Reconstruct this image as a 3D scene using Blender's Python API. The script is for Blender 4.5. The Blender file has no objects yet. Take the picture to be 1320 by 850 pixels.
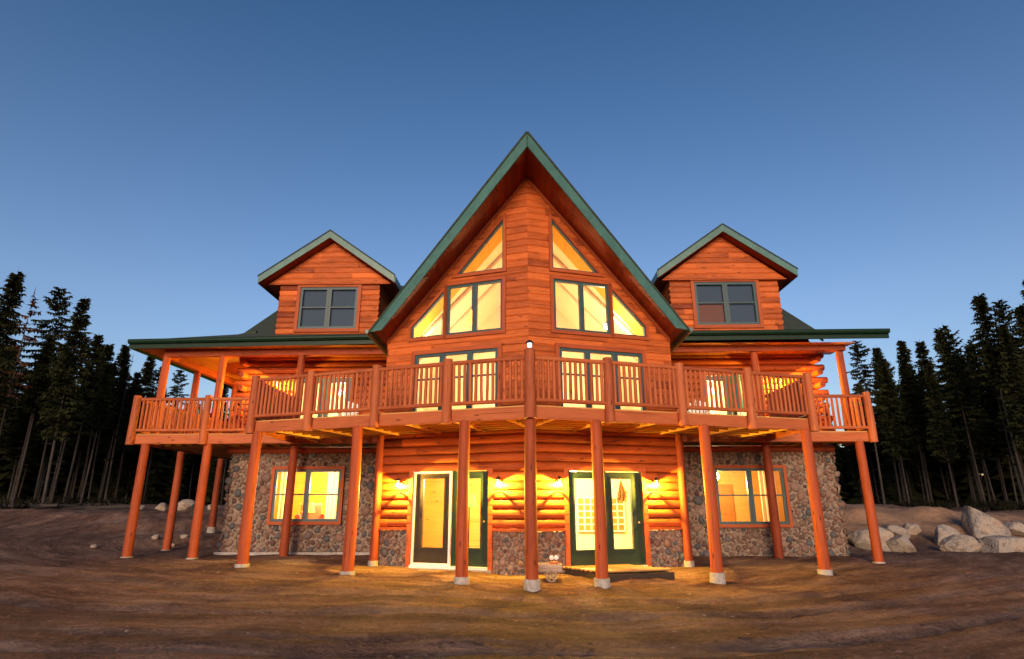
import bpy, math, random
import numpy as np
from mathutils import Vector, Matrix, noise as mnoise

# ------------------------------------------------------------------ camera, sky, sun, exposure
SC = bpy.context.scene
COL = SC.collection
R = math.radians

def setup_camera():
    cd = bpy.data.cameras.new('camera')
    cd.sensor_width = 36.0
    cd.lens = 767.03 / 1320 * 36
    cd.clip_start = 0.1
    cd.clip_end = 3000
    co = bpy.data.objects.new('camera', cd)
    COL.objects.link(co)
    yaw, pitch, roll = R(-1.0536), R(16.504), R(-0.0945)
    fw = Vector((math.sin(yaw)*math.cos(pitch), math.cos(yaw)*math.cos(pitch), math.sin(pitch)))
    rt = Vector((math.cos(yaw), -math.sin(yaw), 0))
    up = rt.cross(fw)
    rt2 = rt*math.cos(roll) + up*math.sin(roll)
    up2 = -rt*math.sin(roll) + up*math.cos(roll)
    m = Matrix((rt2, up2, -fw)).transposed().to_4x4()
    m.translation = Vector((-0.15, -12.335, 1.455))
    co.matrix_world = m
    SC.camera = co

setup_camera()

SUN_ELEV, SUN_AZ = 3.0, 184.0      # low glow behind the photographer
W = bpy.data.worlds.new("World")
SC.world = W
W.use_nodes = True
wn = W.node_tree.nodes
wl = W.node_tree.links
bg = wn['Background']
sky = wn.new('ShaderNodeTexSky')
sky.sky_type = 'NISHITA'
sky.sun_disc = False
sky.sun_elevation = R(SUN_ELEV)
sky.sun_rotation = R(SUN_AZ)
sky.altitude = 300
sky.air_density = 1.0
sky.dust_density = 0.3
sky.ozone_density = 3.0
# clear mountain air: a little less green, and darker overhead than the single-scattering model gives
tc = wn.new('ShaderNodeTexCoord')
sep = wn.new('ShaderNodeSeparateXYZ')
wl.new(tc.outputs['Generated'], sep.inputs[0])
zr = wn.new('ShaderNodeValToRGB')
zr.color_ramp.elements[0].position = 0.30
zr.color_ramp.elements[0].color = (1.40, 1.00, 0.99, 1)
zr.color_ramp.elements[1].position = 0.80
zr.color_ramp.elements[1].color = (0.41, 0.56, 0.66, 1)
wl.new(sep.outputs['Z'], zr.inputs[0])
mulc = wn.new('ShaderNodeMix')
mulc.data_type = 'RGBA'
mulc.blend_type = 'MULTIPLY'
mulc.inputs[0].default_value = 1.0
wl.new(sky.outputs[0], mulc.inputs[6])
wl.new(zr.outputs[0], mulc.inputs[7])
wl.new(mulc.outputs[2], bg.inputs[0])
bg.inputs[1].default_value = 0.15

sun_d = bpy.data.lights.new('sun', 'SUN')
sun_d.energy = 1.42
sun_d.angle = R(25)
sun_d.color = (1.0, 0.72, 0.5)
sun = bpy.data.objects.new('sun', sun_d)
COL.objects.link(sun)
az, el = R(SUN_AZ), R(11.0)
sdir = Vector((math.sin(az)*math.cos(el), math.cos(az)*math.cos(el), math.sin(el)))   # towards the sun
sun.rotation_euler = sdir.to_track_quat('Z', 'Y').to_euler()
sun.location = (0, -40, 20)

SC.view_settings.view_transform = 'Standard'
SC.view_settings.look = 'None'
SC.view_settings.gamma = 1
SC.view_settings.use_curve_mapping = False
SC.view_settings.exposure = 1.35
SC.render.engine = 'CYCLES'
SC.cycles.use_denoising = True
SC.cycles.max_bounces = 8
SC.cycles.transparent_max_bounces = 12
SC.cycles.sample_clamp_indirect = 6
SC.cycles.caustics_reflective = False
SC.cycles.caustics_refractive = False

rng = random.Random(7)
WARM = (1.0, 0.57, 0.055)      # lanterns
ROOM = (1.0, 0.66, 0.27)      # room lamps

# ------------------------------------------------------------------ materials
def new_mat(name):
    m = bpy.data.materials.new(name)
    m.use_nodes = True
    nt = m.node_tree
    for n in list(nt.nodes):
        nt.nodes.remove(n)
    out = nt.nodes.new('ShaderNodeOutputMaterial')
    b = nt.nodes.new('ShaderNodeBsdfPrincipled')
    nt.links.new(b.outputs[0], out.inputs[0])
    return m, nt, b

def ramp(nt, fac, stops):
    r = nt.nodes.new('ShaderNodeValToRGB')
    e = r.color_ramp.elements
    while len(e) < len(stops):
        e.new(0.5)
    for i, (p, c) in enumerate(stops):
        e[i].position = p
        e[i].color = (*c, 1)
    nt.links.new(fac, r.inputs[0])
    return r.outputs[0]

def noise(nt, vec, scale, detail=4, rough=0.6, dist=0.0):
    n = nt.nodes.new('ShaderNodeTexNoise')
    n.inputs['Scale'].default_value = scale
    n.inputs['Detail'].default_value = detail
    n.inputs['Roughness'].default_value = rough
    n.inputs['Distortion'].default_value = dist
    if vec is not None:
        nt.links.new(vec, n.inputs['Vector'])
    return n.outputs[0]

def mapping(nt, vec, scale=(1, 1, 1)):
    m = nt.nodes.new('ShaderNodeMapping')
    m.inputs['Scale'].default_value = scale
    nt.links.new(vec, m.inputs['Vector'])
    return m.outputs[0]

def coord(nt, kind='Object'):
    return nt.nodes.new('ShaderNodeTexCoord').outputs[kind]

def attr(nt, name):
    a = nt.nodes.new('ShaderNodeAttribute')
    a.attribute_name = name
    return a.outputs['Fac']

def mix(nt, fac, a, b, mode='MIX'):
    m = nt.nodes.new('ShaderNodeMix')
    m.data_type = 'RGBA'
    m.blend_type = mode
    for sock, v in ((m.inputs[0], fac), (m.inputs[6], a), (m.inputs[7], b)):
        if isinstance(v, (int, float)):
            sock.default_value = v
        elif isinstance(v, tuple):
            sock.default_value = (*v, 1)
        else:
            nt.links.new(v, sock)
    return m.outputs[2]

def math_n(nt, op, a, b=None):
    m = nt.nodes.new('ShaderNodeMath')
    m.operation = op
    for i, v in enumerate((a, b)):
        if v is None:
            continue
        if isinstance(v, (int, float)):
            m.inputs[i].default_value = v
        else:
            nt.links.new(v, m.inputs[i])
    return m.outputs[0]

def bump(nt, h, bsdf, strength=0.3, dist=0.02):
    b = nt.nodes.new('ShaderNodeBump')
    b.inputs['Strength'].default_value = strength
    b.inputs['Distance'].default_value = dist
    nt.links.new(h, b.inputs['Height'])
    nt.links.new(b.outputs[0], bsdf.inputs['Normal'])

def wood(name, dark, light, rough=0.6, knots=True, bstr=0.5):
    m, nt, b = new_mat(name)
    uv = coord(nt, 'UV')
    g = noise(nt, mapping(nt, uv, (1.0, 16, 1)), 3.0, 6, 0.7, 0.6)
    g2 = noise(nt, mapping(nt, uv, (0.8, 2.5, 1)), 1.7, 3, 0.5)
    chk = noise(nt, mapping(nt, uv, (0.45, 30, 1)), 1.6, 2, 0.4, 0.3)
    tone = attr(nt, 'tone')
    f = math_n(nt, 'ADD', math_n(nt, 'MULTIPLY', g, 0.75), math_n(nt, 'MULTIPLY', g2, 0.35))
    f = math_n(nt, 'ADD', f, math_n(nt, 'MULTIPLY', math_n(nt, 'SUBTRACT', tone, 0.55), 0.55))
    mid = tuple((a*0.45+c*0.55) for a, c in zip(dark, light))
    c = ramp(nt, f, [(0.22, dark), (0.5, mid), (0.82, light)])
    # dark seasoning checks along the grain
    k2 = ramp(nt, chk, [(0.30, (1, 1, 1)), (0.36, (0, 0, 0))])
    c = mix(nt, math_n(nt, 'MULTIPLY', k2, 0.6), c, tuple(x*0.35 for x in dark))
    if knots:
        v = nt.nodes.new('ShaderNodeTexVoronoi')
        v.inputs['Scale'].default_value = 1.0
        nt.links.new(mapping(nt, uv, (1.9, 6.0, 1)), v.inputs['Vector'])
        k = ramp(nt, v.outputs['Distance'], [(0.05, (1, 1, 1)), (0.15, (0, 0, 0))])
        c = mix(nt, math_n(nt, 'MULTIPLY', k, 0.8), c, tuple(x*0.25 for x in dark))
    nt.links.new(c, b.inputs['Base Color'])
    b.inputs['Roughness'].default_value = rough
    b.inputs['Specular IOR Level'].default_value = 0.25
    bump(nt, math_n(nt, 'SUBTRACT', g, math_n(nt, 'MULTIPLY', k2, 0.8)), b, bstr, 0.008)
    return m

def plain(name, colr, rough=0.6, var=0.15, scale=8, metal=0, spec=0.4, bs=0.0):
    m, nt, b = new_mat(name)
    n = noise(nt, coord(nt), scale, 4, 0.6)
    lo = tuple(max(0, x*(1-var*1.6)) for x in colr)
    hi = tuple(min(1, x*(1+var*1.6)) for x in colr)
    nt.links.new(ramp(nt, n, [(0.3, lo), (0.7, hi)]), b.inputs['Base Color'])
    b.inputs['Roughness'].default_value = rough
    b.inputs['Metallic'].default_value = metal
    b.inputs['Specular IOR Level'].default_value = spec
    if bs:
        bump(nt, n, b, bs, 0.02)
    return m

def emit(name, colr, s):
    m, nt, b = new_mat(name)
    b.inputs['Base Color'].default_value = (*colr, 1)
    b.inputs['Emission Color'].default_value = (*colr, 1)
    b.inputs['Emission Strength'].default_value = s
    return m
M = {}
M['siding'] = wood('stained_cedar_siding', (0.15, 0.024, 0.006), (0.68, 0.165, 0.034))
M['rail'] = wood('lighter_stained_rail', (0.22, 0.042, 0.015), (0.54, 0.155, 0.052))
M['shaded_logwall'] = wood('shaded_siding_half_logs', (0.11, 0.016, 0.004), (0.50, 0.112, 0.020))  # siding stain made darker, shade under deck and porch put into the colour
M['log'] = wood('stained_log', (0.14, 0.022, 0.007), (0.42, 0.082, 0.023))
M['trim'] = wood('stained_trim', (0.22, 0.040, 0.013), (0.46, 0.105, 0.029), knots=False)
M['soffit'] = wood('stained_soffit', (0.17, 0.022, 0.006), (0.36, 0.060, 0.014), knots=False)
M['ceiling'] = wood('porch_ceiling_boards', (0.30, 0.10, 0.025), (0.55, 0.22, 0.06), knots=True)
M['joist'] = wood('joist_lumber', (0.40, 0.20, 0.06), (0.64, 0.37, 0.13), knots=False)
M['pallet'] = wood('weathered_planks', (0.22, 0.12, 0.05), (0.42, 0.25, 0.11))
M['green'] = plain('green_painted_metal', (0.060, 0.160, 0.138), 0.38, 0.12, 3, 0.0, 0.5)
M['gutter'] = plain('green_gutter', (0.005, 0.026, 0.015), 0.45, 0.1, 4, 0.0, 0.2)
M['frame'] = plain('slate_blue_window_frame', (0.035, 0.075, 0.085), 0.45, 0.1)
M['greendoor'] = plain('dark_green_door', (0.016, 0.034, 0.020), 0.4, 0.12)
M['white'] = plain('white_painted_metal', (0.78, 0.76, 0.73), 0.5, 0.04)
M['concrete'] = plain('concrete', (0.36, 0.33, 0.30), 0.9, 0.18, 14, 0, 0.2, 0.4)
M['black'] = plain('black_iron', (0.015, 0.014, 0.013), 0.45, 0.2)
M['brass'] = plain('brass', (0.75, 0.5, 0.2), 0.3, 0.05, 6, 1.0)
M['cream'] = plain('cream_wall_paint', (0.80, 0.68, 0.48), 0.8, 0.03, 2)
M['pine'] = wood('pine_boards', (0.50, 0.27, 0.06), (0.72, 0.45, 0.13), knots=True)
M['goldpine'] = wood('golden_pine_boards', (0.55, 0.27, 0.022), (0.72, 0.40, 0.045), knots=False)
M['orangedoor'] = wood('orange_wood_panel', (0.34, 0.12, 0.018), (0.48, 0.19, 0.035), knots=False)
M['curtain'] = plain('sheer_curtain', (0.82, 0.74, 0.62), 0.9, 0.08, 5)
def mk_curtain():
    m, nt, b = new_mat('sheer_curtain')
    out = [n for n in nt.nodes if n.type == 'OUTPUT_MATERIAL'][0]
    b.inputs['Base Color'].default_value = (0.80, 0.70, 0.55, 1)
    b.inputs['Roughness'].default_value = 0.9
    t = nt.nodes.new('ShaderNodeBsdfTranslucent')
    t.inputs[0].default_value = (0.85, 0.68, 0.42, 1)
    mx = nt.nodes.new('ShaderNodeMixShader'); mx.inputs[0].default_value = 0.6
    nt.links.new(b.outputs[0], mx.inputs[1]); nt.links.new(t.outputs[0], mx.inputs[2]); nt.links.new(mx.outputs[0], out.inputs[0])
    return m
M['curtain'] = mk_curtain()
M['blind'] = plain('grey_insect_screen', (0.035, 0.062, 0.10), 0.8, 0.25, 60)
M['brownblind'] = plain('brown_roller_blind', (0.15, 0.055, 0.022), 0.8, 0.06)
M['teal'] = plain('teal_canvas', (0.02, 0.16, 0.17), 0.8, 0.15)
M['terracotta'] = plain('terracotta', (0.45, 0.16, 0.07), 0.8, 0.15)
M['dried'] = plain('dried_stalks', (0.30, 0.14, 0.04), 0.9, 0.4, 30)
M['petal'] = plain('white_petals', (0.85, 0.85, 0.82), 0.7, 0.03)
M['ambershade'] = emit('lit_amber_shade', (1.0, 0.55, 0.06), 1.1)
M['redcloth'] = plain('red_upholstery', (0.42, 0.10, 0.05), 0.9, 0.1)
M['darkwood'] = wood('dark_old_timber', (0.03, 0.02, 0.014), (0.09, 0.06, 0.04))
M['doorbrown'] = plain('dark_brown_door', (0.035, 0.026, 0.016), 0.4, 0.12)
M['greywood'] = wood('grey_weathered_wood', (0.22, 0.17, 0.13), (0.45, 0.37, 0.29))

def mk_shingle():
    m, nt, b = new_mat('dark_green_shingles')
    br = nt.nodes.new('ShaderNodeTexBrick')
    br.inputs['Scale'].default_value = 1.0
    br.inputs['Brick Width'].default_value = 0.33
    br.inputs['Row Height'].default_value = 0.14
    br.inputs['Mortar Size'].default_value = 0.006
    br.inputs['Color1'].default_value = (0.020, 0.036, 0.026, 1)
    br.inputs['Color2'].default_value = (0.040, 0.060, 0.045, 1)
    br.inputs['Mortar'].default_value = (0.006, 0.009, 0.007, 1)
    uv = coord(nt, 'UV')
    nt.links.new(uv, br.inputs['Vector'])
    n = noise(nt, mapping(nt, uv, (1, 1, 1)), 40, 3)
    c = mix(nt, 0.5, br.outputs['Color'], ramp(nt, n, [(0.3, (0.014, 0.026, 0.018)), (0.7, (0.06, 0.085, 0.065))]))
    nt.links.new(c, b.inputs['Base Color'])
    b.inputs['Roughness'].default_value = 0.9
    bump(nt, br.outputs['Fac'], b, 0.4, 0.01)
    return m
M['shingle'] = mk_shingle()

def mk_stone():
    m, nt, b = new_mat('river_stone')
    t = attr(nt, 'tone')
    base = ramp(nt, t, [(0.0, (0.075, 0.078, 0.085)), (0.10, (0.115, 0.112, 0.115)), (0.20, (0.21, 0.125, 0.092)),
                        (0.34, (0.085, 0.034, 0.027)), (0.48, (0.27, 0.16, 0.115)), (0.66, (0.19, 0.10, 0.070)), (0.84, (0.33, 0.225, 0.17)), (1.0, (0.13, 0.07, 0.05))])
    n = noise(nt, coord(nt), 30, 4, 0.7)
    c = mix(nt, 0.55, base, ramp(nt, n, [(0.3, (0.35, 0.35, 0.35)), (0.7, (1.0, 1.0, 1.0))]), 'MULTIPLY')
    nt.links.new(c, b.inputs['Base Color'])
    b.inputs['Roughness'].default_value = 0.75
    bump(nt, n, b, 0.4, 0.01)
    return m
M['stone'] = mk_stone()
M['mortar'] = plain('mortar', (0.25, 0.195, 0.15), 0.95, 0.2, 18, 0, 0.1, 0.5)

def mk_boulder():
    m, nt, b = new_mat('granite_boulder')
    oc = coord(nt)
    n1 = noise(nt, oc, 1.6, 5, 0.6, 0.3)
    n2 = noise(nt, oc, 22, 5, 0.7)
    c = ramp(nt, n1, [(0.30, (0.22, 0.22, 0.24)), (0.46, (0.42, 0.37, 0.32)), (0.58, (0.50, 0.40, 0.31)), (0.74, (0.34, 0.20, 0.12))])
    c = mix(nt, 0.6, c, ramp(nt, n2, [(0.3, (0.4, 0.4, 0.4)), (0.65, (1, 1, 1))]), 'MULTIPLY')
    nt.links.new(c, b.inputs['Base Color'])
    b.inputs['Roughness'].default_value = 0.9
    n3 = noise(nt, oc, 3.5, 6, 0.75, 1.2)
    c = mix(nt, 0.7, c, ramp(nt, n3, [(0.40, (0.42, 0.38, 0.36)), (0.47, (1, 1, 1)), (0.60, (1, 1, 1)), (0.66, (1.15, 0.95, 0.8))]), 'MULTIPLY')
    nt.links.new(c, b.inputs['Base Color'])
    bump(nt, math_n(nt, 'ADD', n2, math_n(nt, 'MULTIPLY', n3, 2.0)), b, 0.8, 0.04)
    return m
M['boulder'] = mk_boulder()

def mk_dirt():
    m, nt, b = new_mat('brown_dirt')
    oc = coord(nt)
    av = nt.nodes.new('ShaderNodeAttribute'); av.attribute_name = 'arc'
    arc = av.outputs['Vector']
    n1 = noise(nt, oc, 0.35, 5, 0.6, 0.3)
    n2 = noise(nt, arc, 1.0, 7, 0.68, 0.35)          # streaks left by traffic round the house
    n5 = noise(nt, arc, 3.2, 4, 0.6, 0.2)
    n3 = noise(nt, oc, 45, 5, 0.8)
    n4 = noise(nt, oc, 6, 6, 0.72)
    nm = noise(nt, oc, 17, 3, 0.65)
    f = math_n(nt, 'ADD', math_n(nt, 'MULTIPLY', n1, 0.18), math_n(nt, 'MULTIPLY', n2, 0.42))
    f = math_n(nt, 'ADD', f, math_n(nt, 'MULTIPLY', n4, 0.16))
    f = math_n(nt, 'ADD', f, math_n(nt, 'MULTIPLY', n5, 0.24))
    c = ramp(nt, f, [(0.37, (0.085, 0.046, 0.032)), (0.47, (0.165, 0.094, 0.064)), (0.52, (0.245, 0.143, 0.099)), (0.60, (0.38, 0.245, 0.178))])
    c = mix(nt, 0.6, c, ramp(nt, n3, [(0.34, (0.40, 0.38, 0.36)), (0.52, (0.95, 0.95, 0.95)), (0.68, (1.25, 1.22, 1.2))]), 'MULTIPLY')
    c = mix(nt, 0.45, c, ramp(nt, nm, [(0.36, (0.45, 0.42, 0.40)), (0.50, (1, 1, 1)), (0.66, (1.3, 1.28, 1.26))]), 'MULTIPLY')
    # scattered dark clods and pale grit
    vz = nt.nodes.new('ShaderNodeTexVoronoi'); vz.inputs['Scale'].default_value = 8.0; nt.links.new(oc, vz.inputs['Vector'])
    sepc = nt.nodes.new('ShaderNodeSeparateColor'); nt.links.new(vz.outputs['Color'], sepc.inputs[0])
    near = ramp(nt, vz.outputs['Distance'], [(0.14, (1, 1, 1)), (0.26, (0, 0, 0))])
    pick = math_n(nt, 'GREATER_THAN', sepc.outputs[0], 0.86)
    pick2 = math_n(nt, 'GREATER_THAN', sepc.outputs[1], 0.90)
    c = mix(nt, math_n(nt, 'MULTIPLY', math_n(nt, 'MULTIPLY', near, pick), 0.7), c, (0.055, 0.030, 0.020))
    c = mix(nt, math_n(nt, 'MULTIPLY', math_n(nt, 'MULTIPLY', near, pick2), 0.6), c, (0.46, 0.36, 0.29))
    # raw sandy cut of the bank
    c = mix(nt, math_n(nt, 'MULTIPLY', attr(nt, 'bank'), math_n(nt, 'ADD', n4, 0.15)), c, (0.42, 0.27, 0.175))
    # compacted paler soil in the wheel tracks
    c = mix(nt, math_n(nt, 'MULTIPLY', math_n(nt, 'MULTIPLY', attr(nt, 'rut'), n4), 0.9), c, (0.42, 0.29, 0.21))
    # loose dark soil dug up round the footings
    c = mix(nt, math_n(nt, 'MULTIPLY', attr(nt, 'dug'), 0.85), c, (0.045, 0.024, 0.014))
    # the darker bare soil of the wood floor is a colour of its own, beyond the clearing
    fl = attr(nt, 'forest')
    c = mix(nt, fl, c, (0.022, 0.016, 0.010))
    nt.links.new(c, b.inputs['Base Color'])
    b.inputs['Roughness'].default_value = 0.95
    b.inputs['Specular IOR Level'].default_value = 0.12
    h = math_n(nt, 'ADD', math_n(nt, 'MULTIPLY', n3, 0.45), n4)
    h = math_n(nt, 'ADD', h, math_n(nt, 'MULTIPLY', n5, 1.6))
    h = math_n(nt, 'ADD', h, math_n(nt, 'MULTIPLY', nm, 0.5))
    bump(nt, h, b, 1.0, 0.07)
    return m
M['dirt'] = mk_dirt()

def mk_needles(name, lo, hi):
    m, nt, b = new_mat(name)
    c = ramp(nt, attr(nt, 'tone'), [(0.0, lo), (1.0, hi)])
    nt.links.new(c, b.inputs['Base Color'])
    b.inputs['Roughness'].default_value = 0.9
    b.inputs['Specular IOR Level'].default_value = 0.1
    return m
M['needles'] = mk_needles('spruce_needles', (0.008, 0.013, 0.006), (0.040, 0.044, 0.015))
M['undergrowth'] = mk_needles('dark_undergrowth', (0.006, 0.007, 0.004), (0.022, 0.020, 0.010))
M['rustneedles'] = mk_needles('dead_red_needles', (0.05, 0.022, 0.012), (0.11, 0.05, 0.03))
M['bark'] = wood('grey_bark', (0.017, 0.0145, 0.013), (0.066, 0.058, 0.053), 0.95, False, 0.6)

def mk_glass():
    m, nt, b = new_mat('window_glass')
    nt.nodes.remove(b)
    out = [n for n in nt.nodes if n.type == 'OUTPUT_MATERIAL'][0]
    tr = nt.nodes.new('ShaderNodeBsdfTransparent')
    tr.inputs[0].default_value = (0.95, 0.96, 0.95, 1)
    gl = nt.nodes.new('ShaderNodeBsdfGlossy')
    gl.inputs['Roughness'].default_value = 0.02
    fr = nt.nodes.new('ShaderNodeFresnel')
    fr.inputs[0].default_value = 1.55
    f2 = math_n(nt, 'MULTIPLY', fr.outputs[0], 1.0)
    mx = nt.nodes.new('ShaderNodeMixShader')
    nt.links.new(f2, mx.inputs[0])
    nt.links.new(tr.outputs[0], mx.inputs[1])
    nt.links.new(gl.outputs[0], mx.inputs[2])
    nt.links.new(mx.outputs[0], out.inputs[0])
    return m
M['glass'] = mk_glass()

M['bulb'] = emit('lit_warm_bulb', (1.0, 0.72, 0.30), 14)
M['roombulb'] = emit('lit_room_globe', (1.0, 0.85, 0.55), 9)
M['ledwhite'] = emit('lit_white_led', (0.85, 0.9, 1.0), 0.7)

# ------------------------------------------------------------------ mesh builder
class MB:
    def __init__(self):
        self.v, self.f, self.uv, self.tone, self.mi, self.sm = [], [], [], [], [], []

    def face(self, pts, uvs, tone=0.5, mi=0, sm=False):
        n = len(self.v)
        self.v.extend([tuple(p) for p in pts])
        self.f.append(tuple(range(n, n+len(pts))))
        self.uv.extend(uvs)
        self.tone.append(tone); self.mi.append(mi); self.sm.append(sm)

    def faces(self, verts, faces, uvf, tone=0.5, mi=0, sm=False):
        """shared vertices; uvf(face) -> list of uvs"""
        n = len(self.v)
        self.v.extend([tuple(p) for p in verts])
        for fc in faces:
            self.f.append(tuple(n+i for i in fc))
            self.uv.extend(uvf(fc))
            self.tone.append(tone); self.mi.append(mi); self.sm.append(sm)

    def beam(self, p, q, w, h, up=(0, 0, 1), ch=0.012, tone=None, mi=0):
        """bar from p to q, width w sideways, height h along up, chamfered edges"""
        p, q = Vector(p), Vector(q)
        d = (q-p); L = d.length; d = d/L
        up = Vector(up)
        s = d.cross(up).normalized()
        u = s.cross(d).normalized()
        ch = min(ch, w*0.3, h*0.3)
        a, b = w/2, h/2
        prof = [(-a+ch, -b), (a-ch, -b), (a, -b+ch), (a, b-ch), (a-ch, b), (-a+ch, b), (-a, b-ch), (-a, -b+ch)]
        if tone is None:
            tone = rng.uniform(0.2, 0.8)
        off = rng.uniform(0, 50); off2 = rng.uniform(0, 50)
        vs = [p+s*x+u*y for x, y in prof]+[q+s*x+u*y for x, y in prof]
        cum = [0]
        for i in range(8):
            x0, y0 = prof[i]; x1, y1 = prof[(i+1) % 8]
            cum.append(cum[-1]+math.hypot(x1-x0, y1-y0))
        for i in range(8):
            j = (i+1) % 8
            self.face([vs[i], vs[j], vs[8+j], vs[8+i]],
                      [(off, off2+cum[i]), (off, off2+cum[i+1]), (off+L, off2+cum[i+1]), (off+L, off2+cum[i])], tone, mi)
        self.face([vs[i] for i in range(7, -1, -1)], [(off+prof[i][0]*.3, off2+prof[i][1]) for i in range(7, -1, -1)], tone, mi)
        self.face([vs[8+i] for i in range(8)], [(off+prof[i][0]*.3, off2+prof[i][1]) for i in range(8)], tone, mi)

    def box(self, a, b, tone=0.5, mi=0, ch=0.004):
        """axis-aligned box"""
        a, b = Vector(a), Vector(b)
        c = (a+b)/2
        d = b-a
        k = max(range(3), key=lambda i: abs(d[i]))
        e = [Vector((1, 0, 0)), Vector((0, 1, 0)), Vector((0, 0, 1))]
        p = c.copy(); q = c.copy(); p[k] = min(a[k], b[k]); q[k] = max(a[k], b[k])
        if k == 2:
            self.beam(p, q, abs(d[0]), abs(d[1]), (0, 1, 0), ch, tone, mi)
        else:
            o = 1-k
            self.beam(p, q, abs(d[o]), abs(d[2]), (0, 0, 1), ch, tone, mi)

    def log(self, p, q, r0, r1=None, seg=12, rings=None, wob=0.02, tone=None, mi=0, dome=True, bend=0.0):
        p, q = Vector(p), Vector(q)
        if r1 is None: r1 = r0
        d = q-p; L = d.length; d = d/L
        a = Vector((0, 0, 1)) if abs(d.z) < 0.9 else Vector((1, 0, 0))
        s = d.cross(a).normalized(); u = s.cross(d).normalized()
        if rings is None: rings = max(1, int(L/0.35))
        if tone is None: tone = rng.uniform(0.25, 0.75)
        off = rng.uniform(0, 60); o2 = rng.uniform(0, 60)
        ph = rng.uniform(0, 6.28)
        vs, fs, uvd = [], [], {}
        for i in range(rings+1):
            t = i/rings
            r = r0+(r1-r0)*t
            cx = bend*math.sin(t*math.pi)*math.cos(ph); cy = bend*math.sin(t*math.pi)*math.sin(ph)
            for k in range(seg):
                an = 2*math.pi*k/seg
                rr = r*(1+rng.uniform(-wob, wob))
                vs.append(p+d*(L*t)+s*(rr*math.cos(an)+cx)+u*(rr*math.sin(an)+cy))
        n0 = len(self.v)
        self.v.extend([tuple(x) for x in vs])
        for i in range(rings):
            for k in range(seg):
                k2 = (k+1) % seg
                self.f.append((n0+i*seg+k, n0+i*seg+k2, n0+(i+1)*seg+k2, n0+(i+1)*seg+k))
                c0, c1 = o2+2*math.pi*r0*k/seg, o2+2*math.pi*r0*(k+1)/seg
                x0, x1 = off+L*i/rings, off+L*(i+1)/rings
                self.uv.extend([(x0, c0), (x0, c1), (x1, c1), (x1, c0)])
                self.tone.append(tone); self.mi.append(mi); self.sm.append(True)
        # ends, slightly rounded
        for end, base, sg in ((0, 0, -1), (1, rings*seg, 1)):
            rr = (r0, r1)[end]
            c = (p, q)[end]
            ring = [vs[base+k] for k in range(seg)]
            ins = [c+(v-c)*0.8+d*sg*rr*0.10 for v in ring]
            if not dome:
                ins = [c+(v-c)*0.92 for v in ring]
            for k in range(seg):
                k2 = (k+1) % seg
                fc = [ring[k], ring[k2], ins[k2], ins[k]]
                if sg < 0: fc = fc[::-1]
                self.face(fc, [(off, o2+.1*j) for j in range(4)], tone*0.8, mi, False)
            fc = ins if sg > 0 else ins[::-1]
            self.face(fc, [(off+x.x*.3+x.y*.3, o2+x.z) for x in fc], tone*0.8, mi, False)

    def prism(self, poly, fn, d0, d1, tone=0.5, mi=0, grain=None):
        """polygon of 2D points (CCW seen from outside, d1 side) pushed between depths d0 and d1"""
        n = len(poly)
        off = rng.uniform(0, 40)
        gu = grain or (lambda a, b: (a+off, b+off))
        self.face([fn(a, b, d1) for a, b in poly], [gu(a, b) for a, b in poly], tone, mi)
        self.face([fn(a, b, d0) for a, b in poly[::-1]], [gu(a, b) for a, b in poly[::-1]], tone, mi)
        for i in range(n):
            a, b = poly[i]; c, e = poly[(i+1) % n]
            ln = math.hypot(c-a, e-b)
            self.face([fn(a, b, d0), fn(c, e, d0), fn(c, e, d1), fn(a, b, d1)],
                      [(off, off), (off+ln, off), (off+ln, off+abs(d1-d0)), (off, off+abs(d1-d0))], tone, mi)

    def build(self, name, mat, parent=None, kind=None):
        me = bpy.data.meshes.new(name)
        me.from_pydata(self.v, [], self.f)
        uvl = me.uv_layers.new(name='UVMap')
        uvl.data.foreach_set('uv', np.array(self.uv, dtype=np.float32).ravel())
        at = me.attributes.new('tone', 'FLOAT', 'FACE')
        at.data.foreach_set('value', np.array(self.tone, dtype=np.float32))
        me.polygons.foreach_set('material_index', np.array(self.mi, dtype=np.int32))
        me.polygons.foreach_set('use_smooth', np.array(self.sm, dtype=bool))
        for mm in (mat if isinstance(mat, (list, tuple)) else [mat]):
            me.materials.append(mm)
        me.update()
        o = bpy.data.objects.new(name, me)
        COL.objects.link(o)
        if parent is not None:
            set_parent(o, parent)
        if kind: o['kind'] = kind
        return o

def world_loc(o):
    p = Vector((0, 0, 0))
    while o is not None:
        if o.get('_w') is not None:
            return Vector(o['_w'])+p
        p += o.location
        o = o.parent
    return p

def set_parent(o, parent):
    """the mesh is in world coordinates; keep it there"""
    o.parent = parent
    off = Vector((0, 0, 0))
    q = parent
    # parents that are Empties carry a location, mesh parts stay at the parent's origin
    while q is not None:
        if q.type == 'EMPTY':
            off += q.location
        q = q.parent
    if parent.type == 'EMPTY':
        o.location = -off
    else:
        o.location = (0, 0, 0)

def tag(o, label=None, cat=None, group=None, kind=None):
    if label: o['label'] = label
    if cat: o['category'] = cat
    if group: o['group'] = group
    if kind: o['kind'] = kind
    return o

def empty(name, loc, label, cat, group=None):
    o = bpy.data.objects.new(name, None)
    o.empty_display_size = 0.3
    COL.objects.link(o)
    o.location = loc
    return tag(o, label, cat, group)

def lamp(name, loc, power, colr, radius, parent=None):
    d = bpy.data.lights.new(name, 'POINT')
    d.energy = power; d.color = colr; d.shadow_soft_size = radius
    o = bpy.data.objects.new(name, d)
    COL.objects.link(o)
    o.location = loc
    if parent is not None:
        o.parent = parent
        off = parent.location if parent.type == 'EMPTY' else Vector((0, 0, 0))
        o.location = Vector(loc)-off
    return o

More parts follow.
